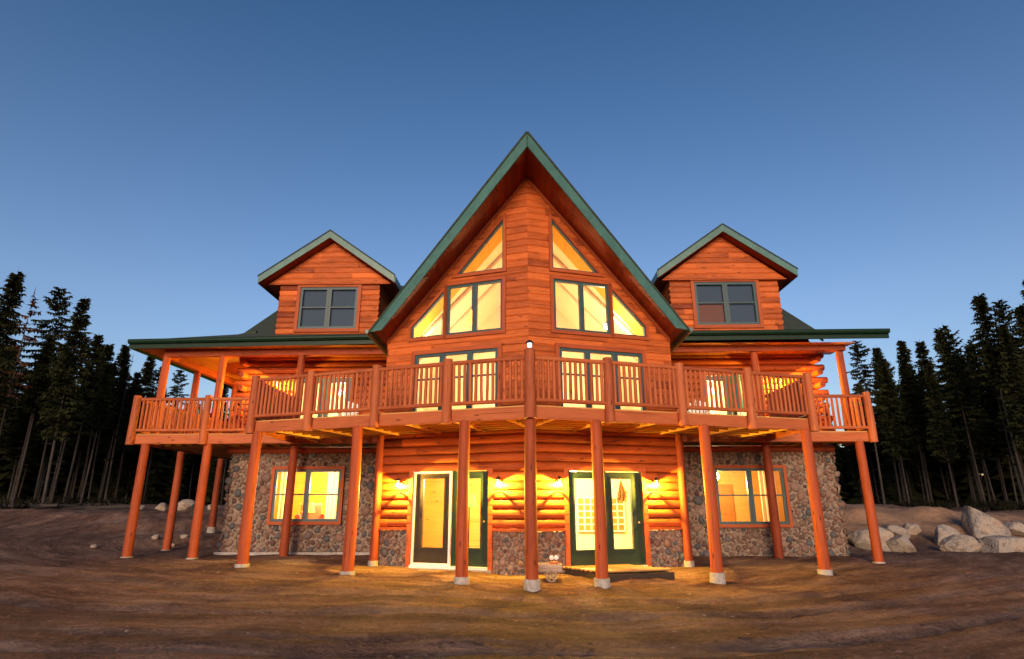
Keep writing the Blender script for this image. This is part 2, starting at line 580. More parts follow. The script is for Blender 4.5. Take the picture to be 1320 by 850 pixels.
# ------------------------------------------------------------------ ground
CTRL = [(0, -.1, -.11), (1.4, .4, -.12), (-1.4, .4, -.05), (-3.9, 1.3, .02), (3.9, 1.3, -.15), (-6.6, 2.2, .08), (6.6, 2.2, -.07),
        (-11.1, 4.9, .11), (-9.2, 4.9, .08), (9.4, 4.9, -.04), (-9.1, 6, .1), (9.1, 6, .06), (-4, 3.3, .06), (0, 2, -.04), (4, 3.3, .04),
        (-2, 1.8, .02), (2, 1.8, .0), (-6, 5.5, .1), (6, 5.5, .05), (-11.5, 7.6, .12), (-11.5, 10.8, .5), (-9.3, 10, .35), (-9.4, 14, .9),
        (0, -12, -.12), (8, -8, -.12), (-8, -8, -.05), (15, -6, -.1), (-15, -6, .05), (0, -6, -.14), (25, -10, 0), (-25, -10, .1), (0, -25, -.1), (-20, -25, 0), (20, -25, 0),
        (9.9, 7.0, .04), (10.0, 9.0, .12), (10.2, 10.6, .75), (10.8, 12.4, 1.42), (12, 9.0, -.05), (12.6, 10.4, .12), (13, 11.6, .75), (13.4, 13, 1.42), (15, 9.0, -.1), (15.6, 10.6, .05), (16, 12, .75), (16.4, 13.2, 1.36), (18, 8.6, -.05), (19, 10.6, .2), (19.6, 12.4, .75), (19, 14.2, 1.15), (22.5, 12, .65),
        (11, 14, 1.48), (14, 16, 1.48), (23, 16, 1.22), (26, 20, 1.35), (22, 9, .2), (27, 12, .8), (30, 28, 1.5), (18, 24, 1.48), (20, 4, -.05), (26, 4, .2), (35, 8, .8),
        (-14, 9, .42), (-14, 14, 1.0), (-17, 17, 1.28), (-20, 9, .65), (-24, 16, 1.35), (-18, 24, 1.5), (-28, 26, 1.65), (-30, 14, 1.5), (-16, 3, .15), (-24, 3, .45), (-34, 6, 1.0), (-30, 40, 1.8), (0, 24, 1.2), (0, 40, 1.6), (30, 45, 1.6), (10, 20, 1.3), (-8, 20, 1.2)]
CP = np.array(CTRL)

def ground_base(x, y):
    x = np.atleast_1d(np.asarray(x, float)); y = np.atleast_1d(np.asarray(y, float))
    d2 = (x[:, None]-CP[:, 0])**2+(y[:, None]-CP[:, 1])**2
    w = 1/(d2+0.25)**1.9
    z = (w*CP[:, 2]).sum(1)/w.sum(1)
    far = np.sqrt(x*x+(y-8)**2)
    t = np.clip((far-45)/60, 0, 1)
    return z*(1-t)+1.6*t

def gz(x, y):
    return float(ground_base(x, y)[0])

def build_ground():
    def axis(lo, hi, a, b, step, n):
        core = np.arange(a, b+1e-6, step)
        left = a-np.geomspace(step, a-lo, n)[::-1]
        right = b+np.geomspace(step, hi-b, n)
        return np.concatenate([left, core, right])
    xs = axis(-900, 900, -24, 24, 0.16, 34)
    ys = axis(-300, 1200, -12, 14, 0.14, 40)
    X, Y = np.meshgrid(xs, ys)
    x, y = X.ravel(), Y.ravel()
    z = np.concatenate([ground_base(x[i:i+4000], y[i:i+4000]) for i in range(0, len(x), 4000)])
    # ruts and clods
    nz = np.array([mnoise.fractal(Vector((a*0.55, b*0.55, 0.3)), 1.0, 2.1, 5) for a, b in zip(x, y)])
    n2 = np.array([mnoise.noise(Vector((a*2.6, b*2.6, 4.3))) for a, b in zip(x, y)])
    n3 = np.array([mnoise.noise(Vector((a*6.5, b*6.5, 9.3))) for a, b in zip(x, y)])
    mound = np.clip((z-0.3)/0.8, 0, 1)
    z = z+nz*(0.018+0.07*mound)+n2*(0.016+0.04*mound)+n3*(0.016+0.02*mound)
    # wheel tracks sweeping round from the left bank across the front of the house
    wob = np.array([mnoise.noise(Vector((a*0.13, b*0.13, 7.0))) for a, b in zip(x, y)])
    rut = np.zeros(len(x))
    def track(d, w=0.16, dep=0.06):
        np.maximum(rut, np.exp(-(d/(w*1.1))**2), out=rut)
        return -dep*np.exp(-(d/w)**2)+dep*0.6*np.exp(-((np.abs(d)-2.1*w)/(0.8*w))**2)
    fade = np.clip((1.5-z)/0.6, 0, 1)
    for off in (-1.6, 0, 1.5, 2.1, 3.7, 5.2, 6.9):
        cx, cy = -2.0, 14.0
        rx = 20.5+off*0.9; ry = 16.8+off
        cx += off*0.6*math.sin(off*5.1)
        rr = np.sqrt(((x-cx)/rx)**2+((y-cy)/ry)**2)
        z += track((rr-1)*ry+wob*1.3+0.12*nz, 0.15+0.05*math.sin(off*3), 0.06)*fade
    rut *= np.clip(0.5+1.6*nz, 0, 1)
    dug = np.zeros(len(x))
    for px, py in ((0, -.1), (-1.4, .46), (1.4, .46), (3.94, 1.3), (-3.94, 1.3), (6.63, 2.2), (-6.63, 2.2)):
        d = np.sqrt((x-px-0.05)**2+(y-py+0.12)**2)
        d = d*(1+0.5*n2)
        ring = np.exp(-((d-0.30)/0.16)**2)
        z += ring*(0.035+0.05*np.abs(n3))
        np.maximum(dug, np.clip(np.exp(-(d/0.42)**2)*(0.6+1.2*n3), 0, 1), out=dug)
    nx, ny = len(xs), len(ys)
    idx = np.arange(nx*ny).reshape(ny, nx)
    F = np.stack([idx[:-1, :-1], idx[:-1, 1:], idx[1:, 1:], idx[1:, :-1]], -1).reshape(-1, 4)
    me = bpy.data.meshes.new('ground')
    me.from_pydata(np.stack([x, y, z], 1).tolist(), [], F.tolist())
    me.polygons.foreach_set('use_smooth', np.ones(len(F), bool))
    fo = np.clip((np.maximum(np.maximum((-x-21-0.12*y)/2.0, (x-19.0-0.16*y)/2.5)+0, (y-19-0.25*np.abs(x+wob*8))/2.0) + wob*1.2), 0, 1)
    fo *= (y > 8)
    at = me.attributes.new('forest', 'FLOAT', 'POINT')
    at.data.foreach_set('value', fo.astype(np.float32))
    ex, ey = x+2.0, (y-14.0)*20.5/17.5
    rad = np.hypot(ex, ey)+wob*1.3+0.12*nz
    th = np.arctan2(ex, -ey)
    at = me.attributes.new('arc', 'FLOAT_VECTOR', 'POINT')
    at.data.foreach_set('vector', np.stack([rad*1.15, th*4.2, np.zeros(len(x))], 1).astype(np.float32).ravel())
    bank = np.clip((z-0.25)/0.4, 0, 1)*(x > 8)*(y < 20)
    at = me.attributes.new('bank', 'FLOAT', 'POINT')
    at.data.foreach_set('value', bank.astype(np.float32))
    at = me.attributes.new('dug', 'FLOAT', 'POINT')
    at.data.foreach_set('value', dug.astype(np.float32))
    at = me.attributes.new('rut', 'FLOAT', 'POINT')
    at.data.foreach_set('value', rut.astype(np.float32))
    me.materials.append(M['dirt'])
    o = bpy.data.objects.new('ground', me)
    COL.objects.link(o)
    o['kind'] = 'structure'
build_ground()

# ------------------------------------------------------------------ the house
HOUSE = empty('log_house', (0, 6, 0), 'two storey orange log house with green roofs, pointed glass front and wraparound deck on posts', 'house')
ANG = R(18.4); CS, SN = math.cos(ANG), math.sin(ANG); TN = math.tan(ANG)
WV0 = 2.0            # prow wall corner, metres behind the centre deck post

def prow_fn(side):
    """(t along wall from the prow corner, z, d outwards) -> world"""
    def fn(t, z, d):
        x = side*(t*CS)+side*(d*SN)*1.0
        y = WV0+t*SN-d*CS
        return (x, y, z)
    if side < 0:
        return fn
    return fn
# seen from outside, t runs to the left on the left wall: flip polygon order there
def flat_fn(v):
    return lambda t, z, d: (t, v-d, z)
def side_fn(x, s):       # wall facing +-x, t = y
    return lambda t, z, d: (x+s*d, t, z)

def poly_interval(poly, z):
    xs = []
    n = len(poly)
    for i in range(n):
        (a, b), (c, e) = poly[i], poly[(i+1) % n]
        if (b <= z < e) or (e <= z < b):
            xs.append(a+(c-a)*(z-b)/(e-b))
    if len(xs) < 2: return None
    return min(xs), max(xs)

def row_intervals(poly, holes, z):
    iv = poly_interval(poly, z)
    if iv is None: return []
    res = [iv]
    for h in holes:
        k = poly_interval(h, z)
        if k is None: continue
        nr = []
        for a, b in res:
            if k[1] <= a or k[0] >= b:
                nr.append((a, b)); continue
            if k[0] > a: nr.append((a, k[0]))
            if k[1] < b: nr.append((k[1], b))
        res = nr
    return [r for r in res if r[1]-r[0] > 0.004]

def siding(mb, poly, holes, fn, h=0.2, bulge=0.04, flip=False, zbase=0.0, n=6, mi=0, flatness=2.0, joint=(1.6, 3.6)):
    zlo = min(p[1] for p in poly); zhi = max(p[1] for p in poly)
    xlo = min(p[0] for p in poly); xhi = max(p[0] for p in poly)
    k = math.floor((zlo-zbase)/h)
    while zbase+k*h < zhi:
        z0 = zbase+k*h
        cuts = []
        x = xlo+rng.uniform(0.3, joint[1])
        while x < xhi:
            cuts.append(x); x += rng.uniform(*joint)
        tones = [min(1, max(0, rng.gauss(0.5, 0.2))) for _ in range(len(cuts)+1)]
        offs = [(rng.uniform(0, 60), rng.uniform(0, 60)) for _ in tones]
        hz = h*(1+0)
        for j in range(n):
            f0, f1 = j/n, (j+1)/n
            def dep(f):
                return bulge*(max(0, 1-abs(2*f-1)**flatness))**0.5
            za, zb = z0+hz*f0, z0+hz*f1
            d0, d1 = dep(f0), dep(f1)
            if za < zlo:
                if zb <= zlo: continue
                za = zlo
            if zb > zhi:
                if za >= zhi: continue
                zb = zhi
            ia = row_intervals(poly, holes, za+1e-4); ib = row_intervals(poly, holes, zb-1e-4)
            if len(ia) != len(ib):
                im = row_intervals(poly, holes, (za+zb)/2)
                ia = ib = im
            for (a0, a1), (b0, b1) in zip(ia, ib):
                pts = [max(a0, b0)]+[c for c in cuts if max(a0, b0)+0.02 < c < min(a1, b1)-0.02]+[min(a1, b1)]
                for s in range(len(pts)-1):
                    l0, l1 = pts[s], pts[s+1]
                    la0 = a0 if s == 0 else l0; lb0 = b0 if s == 0 else l0
                    la1 = a1 if s == len(pts)-2 else l1; lb1 = b1 if s == len(pts)-2 else l1
                    mid = (l0+l1)/2
                    ci = sum(1 for c in cuts if c < mid)
                    ou, ov = offs[ci]
                    P = [fn(la0, za, d0), fn(la1, za, d0), fn(lb1, zb, d1), fn(lb0, zb, d1)]
                    U = [(la0+ou, za-z0+ov), (la1+ou, za-z0+ov), (lb1+ou, zb-z0+ov), (lb0+ou, zb-z0+ov)]
                    if flip: P, U = P[::-1], U[::-1]
                    mb.face(P, U, tones[ci], mi, True)
        k += 1

def casing(mb, poly, fn, w=0.10, d0=-0.02, d1=0.06, out=True, tone=None, mi=0):
    """boards round a convex opening; poly CCW in (t,z) seen with t to the right"""
    n = len(poly)
    pts = [Vector((a, b)) for a, b in poly]
    c = sum(pts, Vector((0, 0)))/n
    area = sum(pts[i].x*pts[(i+1) % n].y-pts[(i+1) % n].x*pts[i].y for i in range(n))
    if area < 0: pts = pts[::-1]
    def offset(ww):
        res = []
        for i in range(n):
            p0, p1, p2 = pts[i-1], pts[i], pts[(i+1) % n]
            e1 = (p1-p0).normalized(); e2 = (p2-p1).normalized()
            n1 = Vector((e1.y, -e1.x)); n2 = Vector((e2.y, -e2.x))
            den = 1+n1.dot(n2)
            m = (n1+n2)/max(den, 0.35)
            res.append(p1+m*ww)
        return res
    o = offset(w)
    for i in range(n):
        j = (i+1) % n
        mb.prism([tuple(pts[i]), tuple(o[i]), tuple(o[j]), tuple(pts[j])], fn, d0, d1, rng.uniform(0.35, 0.7) if tone is None else tone, mi,
                 grain=board_grain(pts[i], pts[j]))

def board_grain(a, b):
    d = (b-a).normalized(); nn = Vector((-d.y, d.x)); o1, o2 = rng.uniform(0, 50), rng.uniform(0, 50)
    return lambda x, y: ((Vector((x, y))).dot(d)+o1, (Vector((x, y))).dot(nn)+o2)

def inset(poly, w):
    n = len(poly)
    pts = [Vector(p) for p in poly]
    area = sum(pts[i].x*pts[(i+1) % n].y-pts[(i+1) % n].x*pts[i].y for i in range(n))
    if area < 0: pts = pts[::-1]
    res = []
    for i in range(n):
        p0, p1, p2 = pts[i-1], pts[i], pts[(i+1) % n]
        e1 = (p1-p0).normalized(); e2 = (p2-p1).normalized()
        n1 = Vector((-e1.y, e1.x)); n2 = Vector((-e2.y, e2.x))
        res.append(tuple(p1+(n1+n2)/max(1+n1.dot(n2), 0.25)*w))
    return res

def fix(fn, flip):
    return fn

def window(polys, outer, fn, parent=HOUSE, fw=0.055, cw=0.10, frame_mat='frame', casing_mat='trim', rails=(), depth=0.02, label=None, blind=None, gap=True, name='window', case_open=None):
    """polys: sash openings (each gets frame + pane); outer: casing opening; rails: list of (poly index, z)"""
    mb = MB()
    casing(mb, case_open or outer, fn, cw, -0.06, 0.07)
    w = mb.build(name, M[casing_mat], parent)
    if label: w['label'] = label
    fr = MB(); pn = MB()
    for i, p in enumerate(polys):
        q = inset(p, fw)
        casing(fr, q, fn, fw-0.001, -0.05, 0.035, tone=0.5)
        for (k, z) in rails:
            if k == i:
                a = min(x for x, _ in q); b = max(x for x, _ in q)
                fr.prism([(a, z-0.02), (b, z-0.02), (b, z+0.02), (a, z+0.02)], fn, -0.045, 0.025)
        pn.face([fn(a, b, -0.01) for a, b in q], q, 0.5)
    fr.build('frame', M[frame_mat], w)
    pn.build('pane', M['glass'], w)
    if blind:
        for i, bm in blind:
            b = MB()
            p = polys[i]
            b.face([fn(a, z, -0.09) for a, z in p], p, 0.5)
            b.build('blind', M[bm], w)
    return w

# opening outlines in (t, z) on the prow walls (same on both sides)
TRI = [(0.66, 7.42), (1.98, 7.42), (0.66, 8.86)]
DBL = [(0.68, 5.75), (2.26, 5.75), (2.26, 7.13), (0.68, 7.13)]
TRAP = [(2.34, 5.76), (3.30, 5.76), (3.30, 6.06), (2.34, 7.02)]
LOW = [(0.80, 3.58), (3.14, 3.58), (3.14, 5.29), (0.80, 5.29)]
TOPZ = 10.03; SLP = 1.10
TMAX = 4.02
UP_POLY = [(-0.012, 3.52), (TMAX, 3.52), (TMAX, TOPZ-SLP*CS*TMAX), (0, TOPZ), (-0.012, TOPZ)]
STONE_TOP = 0.92
DOORP = {-1: [(1.02, 0.10), (3.04, 0.10), (3.04, 2.28), (1.02, 2.28)], 1: [(0.94, 0.10), (2.90, 0.10), (2.90, 2.26), (0.94, 2.26)]}

def flipx(poly):
    return [(a, b) for a, b in poly]

def build_prow():
    for s in (-1, 1):
        fn = prow_fn(s)
        fl = (s < 0)
        mb = MB()
        holes = [TRI, DBL, TRAP, LOW]
        siding(mb, UP_POLY, holes, fn, 0.19, 0.022, fl, 0.02, n=8, flatness=7, joint=(0.9, 2.4))
        mb.build('log_wall', M['siding'], HOUSE)
        mb = MB()
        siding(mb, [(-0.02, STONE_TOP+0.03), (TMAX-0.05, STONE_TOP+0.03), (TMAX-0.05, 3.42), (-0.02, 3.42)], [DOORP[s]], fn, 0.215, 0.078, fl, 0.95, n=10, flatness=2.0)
        mb.build('log_wall', M['shaded_logwall'], HOUSE)
        # ledge on top of the stone
        d = DOORP[s]
        for a, b in ((0.0, d[0][0]-0.11), (d[1][0]+0.11, TMAX)):
            mb = MB()
            mb.prism([(a, STONE_TOP-0.03), (b, STONE_TOP-0.03), (b, STONE_TOP+0.03), (a, STONE_TOP+0.03)], fn, -0.02, 0.11, 0.25)
            mb.build('ledge', M['trim'], HOUSE)
        # windows
        for P, rl in ((TRI, ()), (TRAP, ())):
            window([P], P, fn, fw=0.036, cw=0.085)
        m = (DBL[0][0]+DBL[1][0])/2
        a, b, z0, z1 = DBL[0][0], DBL[1][0], DBL[0][1], DBL[2][1]
        window([[(a, z0), (m, z0), (m, z1), (a, z1)], [(m+0.001, z0), (b, z0), (b, z1), (m+0.001, z1)]], DBL, fn, fw=0.062, cw=0.09)
        a, b, z0, z1 = LOW[0][0], LOW[1][0], LOW[0][1], LOW[2][1]
        w3 = (b-a)/3
        ps = [[(a+i*w3+0.001, z0), (a+(i+1)*w3, z0), (a+(i+1)*w3, z1), (a+i*w3+0.001, z1)] for i in range(3)]
        window(ps, LOW, fn, fw=0.075, cw=0.11, rails=[(i, 4.62) for i in range(3)])
        # side wall of the prow back to the main wall
        mb = MB()
        x = s*(TMAX*CS-0.02)
        y0 = WV0+TMAX*SN
        siding(mb, [(y0, 0.0), (6.1, 0.0), (6.1, 5.8), (y0, 5.8)], [], side_fn(x, s), 0.2, 0.03, s < 0, 0.02, n=4)
        mb.build('log_wall', M['siding'], HOUSE)
build_prow()

# cobble facing -----------------------------------------------------
def icos():
    import bmesh
    bm = bmesh.new()
    bmesh.ops.create_icosphere(bm, subdivisions=2, radius=1)
    V = np.array([v.co[:] for v in bm.verts]); F = [tuple(v.index for v in f.verts) for f in bm.faces]
    bm.free()
    return V, F
ICV, ICF = icos()
FRONT = None

def stones(rect, holes, fn, seed, flip=False, big=0.17, small=0.045):
    """rounded stones set in mortar over rect (t0,z0,t1,z1)"""
    rg = random.Random(seed)
    t0, z0, t1, z1 = rect
    mb = MB()
    def inhole(t, z, m):
        for a, b, c, d in holes:
            if a-m < t < c+m and b-m < z < d+m: return True
        return False
    # mortar bed around the holes
    xs = sorted({t0, t1, *[min(max(h[i], t0), t1) for h in holes for i in (0, 2)]})
    zs = sorted({z0, z1, *[min(max(h[i], z0), z1) for h in holes for i in (1, 3)]})
    for i in range(len(xs)-1):
        for j in range(len(zs)-1):
            if inhole((xs[i]+xs[i+1])/2, (zs[j]+zs[j+1])/2, 0): continue
            q = [(xs[i], zs[j]), (xs[i+1], zs[j]), (xs[i+1], zs[j+1]), (xs[i], zs[j+1])]
            P = [fn(a, b, 0.0) for a, b in q]
            if flip: P = P[::-1]
            mb.face(P, q, 0.5, 1)
    placed = []
    cell = 0.2
    grid = {}
    area = (t1-t0)*(z1-z0)
    for phase, (r_hi, r_lo, tries) in enumerate(((big*0.9, big*0.66, int(area*4)), (big*0.62, big*0.46, int(area*40)), (big*0.46, big*0.32, int(area*260)), (big*0.32, small*0.8, int(area*1500)))):
        for _ in range(tries):
            r = rg.uniform(r_lo, r_hi)
            t = rg.uniform(t0-0.035, t1+0.035); z = rg.uniform(z0, z1)
            if inhole(t, z, r*0.8): continue
            e = rg.uniform(0.72, 1.0)
            ok = True
            ci, cj = int(t/cell), int(z/cell)
            for a in range(ci-2, ci+3):
                for b in range(cj-2, cj+3):
                    for (pt, pz, pr) in grid.get((a, b), ()):
                        if (pt-t)**2+(pz-z)**2 < ((pr+r)*0.90)**2:
                            ok = False; break
                    if not ok: break
                if not ok: break
            if not ok: continue
            grid.setdefault((ci, cj), []).append((t, z, r))
            placed.append((t, z, r, e))
    n0 = len(mb.v)
    for (t, z, r, e) in placed:
        an = rg.uniform(0, 3.14); ca, sa = math.cos(an), math.sin(an)
        dz = rg.uniform(0.38, 0.75)*min(r, 0.10)+0.010
        sd = rg.uniform(0, 100)
        sq = rg.uniform(0.9, 1.12)
        base = len(mb.v)
        co = []
        keep = []
        for k, (x, y, w) in enumerate(ICV):
            nn = 1+0.16*math.sin(x*2.3+sd)*math.cos(y*2.9+sd*1.7)+0.10*math.sin(w*3.7+sd*2.1+x*2)
            px, py = x*r*nn*sq*1.03, y*r*nn*e*1.03
            a, b = px*ca-py*sa, px*sa+py*ca
            co.append(fn(t+a, z+b, w*dz*1.0))
        tone = rg.random()
        tone = rg.uniform(0.0, 1.0)
        if r > big*0.55: tone = rg.choice([rg.uniform(0, 0.13), rg.uniform(0.15, 0.24), rg.uniform(0.42, 0.9)])
        mb.v.extend(co)
        for fc in ICF:
            if all(ICV[i][2] < -0.05 for i in fc): continue
            f = fc[::-1] if flip else fc
            mb.f.append(tuple(base+i for i in f))
            mb.uv.extend([(0, 0)]*3)
            mb.tone.append(tone); mb.mi.append(0); mb.sm.append(True)
    return mb

SW = {-1: [-7.66, 1.02, -5.64, 2.52], 1: [5.55, 0.93, 7.58, 2.52]}       # windows in the stone wall
for s in (-1, 1):
    fn = flat_fn(6.12)
    h = SW[s]
    rect = (-9.08, 0.16, -3.82, 3.02) if s < 0 else (3.82, -0.06, 9.18, 3.02)
    mb = stones(rect, [(h[0]-0.06, h[1]-0.06, h[2]+0.06, h[3]+0.06)], fn, 11+s, big=0.165)
    mb.build('stone_wall', [M['stone'], M['mortar']], HOUSE)
    # return on the gable side
    xx = -9.06 if s < 0 else 9.16
    mb = stones((6.14, 0.0, 15.5, 3.02), [], side_fn(xx, s), 21+s, flip=s < 0, big=0.17, small=0.07)
    mb.build('stone_wall', [M['stone'], M['mortar']], HOUSE)
    # prow plinth
    d = DOORP[s]
    for a, b in ((0.0, d[0][0]-0.10), (d[1][0]+0.10, TMAX-0.02)):
        mb = stones((a, -0.25, b, STONE_TOP-0.04), [], prow_fn(s), 31+int(a*7)+s, flip=s < 0, big=0.14, small=0.04)
        mb.build('stone_wall', [M['stone'], M['mortar']], HOUSE)
    # header log above the stone
    mb = MB()
    mb.log((s*3.82, 6.08, 3.1), (s*9.2, 6.08, 3.1), 0.10, 0.10)
    mb.build('header_log', M['log'], HOUSE)
mb = MB()
mb.box((-9.2, 5.98, -0.3), (-3.9, 6.3, 0.17), 0.5, ch=0.01)
mb.build('foundation', M['concrete'], HOUSE)

# windows in the stone wall -----------------------------------------
for s in (-1, 1):
    a, z0, b, z1 = SW[s]
    m = (a+b)/2
    fn = flat_fn(6.06)
    ps = [[(a, z0), (m-0.001, z0), (m-0.001, z1), (a, z1)], [(m, z0), (b, z0), (b, z1), (m, z1)]]
    window(ps, [(a, z0), (b, z0), (b, z1), (a, z1)], fn, fw=0.075, cw=0.09, rails=[(0, (z0+z1)/2+0.02), (1, (z0+z1)/2+0.02)], name='window',
           frame_mat='frame')

# main log wall at deck level ---------------------------------------
PD = {-1: (-7.25, -5.55), 1: (5.45, 7.15)}        # porch doors
for s in (-1, 1):
    d0, d1 = PD[s]
    mb = MB()
    fn = flat_fn(6.12)
    x0, x1 = (-8.92, -3.80) if s < 0 else (3.80, 8.95)
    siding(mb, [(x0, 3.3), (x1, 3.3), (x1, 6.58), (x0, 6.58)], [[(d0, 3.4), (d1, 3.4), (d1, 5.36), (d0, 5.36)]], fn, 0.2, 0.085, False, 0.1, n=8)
    mb.build('log_wall', M['shaded_logwall'], HOUSE)
    # crossing log ends at the corner
    mb = MB()
    xc = -8.92 if s < 0 else 8.97
    for k in range(7):
        z = 3.6+k*0.4-0.0
        zz = z
        ext = rng.uniform(0.30, 0.42)-0.012*k
        mb.log((xc-s*0.3, 6.10, zz), (xc+s*ext, 6.10, zz), 0.098, seg=14, rings=2)
        mb.log((xc+s*0.02, 6.4, zz-0.2), (xc+s*0.02, 5.76-rng.uniform(0, 0.07), zz-0.2), 0.098, seg=14, rings=2)
    mb.build('log_end', M['log'], HOUSE)
    # gable wall of the main block
    mb = MB()
    siding(mb, [(6.2, 3.2), (18.0, 3.2), (18.0, 6.7), (12.2, 10.4), (6.2, 6.7)], [], side_fn(xc, s), 0.2, 0.06, s < 0, 0.1, n=4)
    mb.build('log_wall', M['siding'], HOUSE)

# doors --------------------------------------------------------------
def door_leaf(rect, fn, mat, glass_rect, parent, d0=-0.06, d1=0.0):
    a, z0, b, z1 = rect; ga, g0, gb, g1 = glass_rect
    mb = MB()
    for q in ([(a, z0), (ga, z0), (ga, z1), (a, z1)], [(gb, z0), (b, z0), (b, z1), (gb, z1)], [(ga, z0), (gb, z0), (gb, g0), (ga, g0)], [(ga, g1), (gb, g1), (gb, z1), (ga, z1)]):
        mb.prism(q, fn, d0, d1, 0.5)
    casing(mb, [(ga+.03, g0+.03), (gb-.03, g0+.03), (gb-.03, g1-.03), (ga+.03, g1-.03)], fn, 0.04, d0-0.005, d1+0.012, tone=0.5)
    o = mb.build('door', M[mat], parent)
    pn = MB()
    q = [(ga, g0), (gb, g0), (gb, g1), (ga, g1)]
    pn.face([fn(x, z, (d0+d1)/2) for x, z in q], q)
    pn.build('pane', M['glass'], o)
    return o

def knob(door, fn, t, z):
    mb = MB()
    p = Vector(fn(t, z, 0.0)); q = Vector(fn(t, z, 0.07))
    mb.log(p, p+(q-p)*0.6, 0.012, 0.012, 8, 1)
    mb.log(p+(q-p)*0.5, q, 0.028, 0.022, 10, 2)
    mb.build('handle', M['brass'], door)

for s in (-1, 1):
    fn = prow_fn(s)
    P = DOORP[s]
    a, b, z0, z1 = P[0][0], P[1][0], P[0][1], P[2][1]
    mb = MB()
    # orange casing: two jambs and head
    for q in ([(a-0.11, z0-0.12), (a, z0-0.12), (a, z1), (a-0.11, z1)], [(b, z0-0.12), (b+0.11, z0-0.12), (b+0.11, z1), (b, z1)], [(a-0.11, z1), (b+0.11, z1), (b+0.11, z1+0.11), (a-0.11, z1+0.11)]):
        mb.prism(q, fn, -0.04, 0.075, 0.7)
    mb.build('door_casing', M['trim'], HOUSE)
    mb = MB()
    mb.prism([(a-0.1, -0.2), (b+0.1, -0.2), (b+0.1, z0-0.06), (a-0.1, z0-0.06)], fn, -0.1, 0.12)
    mb.build('door_sill', M['concrete'], HOUSE)
    mb = MB()
    mb.prism([(a, z0-0.06), (b, z0-0.06), (b, z0), (a, z0)], fn, -0.1, 0.09)
    mb.build('threshold', M['white'], HOUSE)
    if s < 0:
        # left pair: white framed screen door on the outside leaf, green leaf on the other
        # frame post between
        mb = MB()
        mb.prism([(a, z0), (a+0.05, z0), (a+0.05, z1), (a, z1)], fn, -0.06, 0.03)
        mb.prism([(1.88, z0), (1.97, z0), (1.97, z1), (1.88, z1)], fn, -0.06, 0.03)
        mb.build('door_frame', M['greendoor'], HOUSE)
        dl = door_leaf((1.07, z0, 1.88, z1-0.02), fn, 'greendoor', (1.21, z0+0.38, 1.73, z1-0.16), HOUSE)
        knob(dl, fn, 1.13, 1.10)
        dl = door_leaf((2.04, z0+0.02, 2.98, z1-0.06), fn, 'doorbrown', (2.17, z0+0.37, 2.80, z1-0.15), HOUSE)
        dl['label'] = 'dark door leaf behind the white screen door'
        mb = MB()
        casing(mb, [(2.045, z0+0.05), (2.975, z0+0.05), (2.975, z1-0.055), (2.045, z1-0.055)], fn, 0.05, -0.01, 0.04, tone=0.5)
        sd = mb.build('screen_door', M['white'], HOUSE)
        mb = MB()
        mb.prism([(2.055, 1.18), (2.085, 1.18), (2.085, 1.36), (2.055, 1.36)], fn, 0.03, 0.08)
        mb.build('handle', M['black'], sd)
    else:
        mb = MB()
        mb.prism([(a, z0), (a+0.05, z0), (a+0.05, z1), (a, z1)], fn, -0.06, 0.03)
        mb.prism([(b-0.05, z0), (b, z0), (b, z1), (b-0.05, z1)], fn, -0.06, 0.03)
        mb.prism([(1.86, z0), (1.94, z0), (1.94, z1), (1.86, z1)], fn, -0.06, 0.03)
        mb.build('door_frame', M['greendoor'], HOUSE)
        door_leaf((a+0.05, z0, 1.86, z1-0.02), fn, 'greendoor', (1.09, z0+0.34, 1.76, z1-0.15), HOUSE)
        dl = door_leaf((1.94, z0, b-0.05, z1-0.02), fn, 'greendoor', (2.06, z0+0.34, 2.64, z1-0.15), HOUSE)
        knob(dl, fn, 2.76, 1.06)

# French doors on the porch
for s in (-1, 1):
    d0, d1 = PD[s]
    fn = flat_fn(6.08)
    mb = MB()
    for q in ([(d0-0.1, 3.5), (d0, 3.5), (d0, 5.36), (d0-0.1, 5.36)], [(d1, 3.5), (d1+0.1, 3.5), (d1+0.1, 5.36), (d1, 5.36)], [(d0-0.1, 5.36), (d1+0.1, 5.36), (d1+0.1, 5.46), (d0-0.1, 5.46)]):
        mb.prism(q, fn, -0.04, 0.12, 0.6)
    mb.build('door_casing', M['trim'], HOUSE)
    m = (d0+d1)/2
    for a, b in ((d0, m-0.003), (m+0.003, d1)):
        door_leaf((a+0.01, 3.5, b-0.01, 5.35), fn, 'frame', (a+0.12, 3.72, b-0.12, 5.22), HOUSE)

# roofs ---------------------------------------------------------------
def roof_slab(mb, quad, th, mi=0, down=(0, 0, -1)):
    """quad of top corners (CCW from above); thickness th straight down"""
    q = [Vector(p) for p in quad]
    dn = Vector(down)*th
    e = (q[1]-q[0]); 
    eu = e.normalized()
    nrm = e.cross(q[-1]-q[0]).normalized()
    ev = nrm.cross(eu)
    U = [((p-q[0]).dot(eu), (p-q[0]).dot(ev)) for p in q]
    mb.face(q, U, 0.5, mi)
    b = [p+dn for p in q]
    mb.face(b[::-1], U[::-1], 0.5, 1)
    for i in range(len(q)):
        j = (i+1) % len(q)
        mb.face([q[i], b[i], b[j], q[j]], [(0, 0), (0, .1), (1, .1), (1, 0)], 0.5, mi)

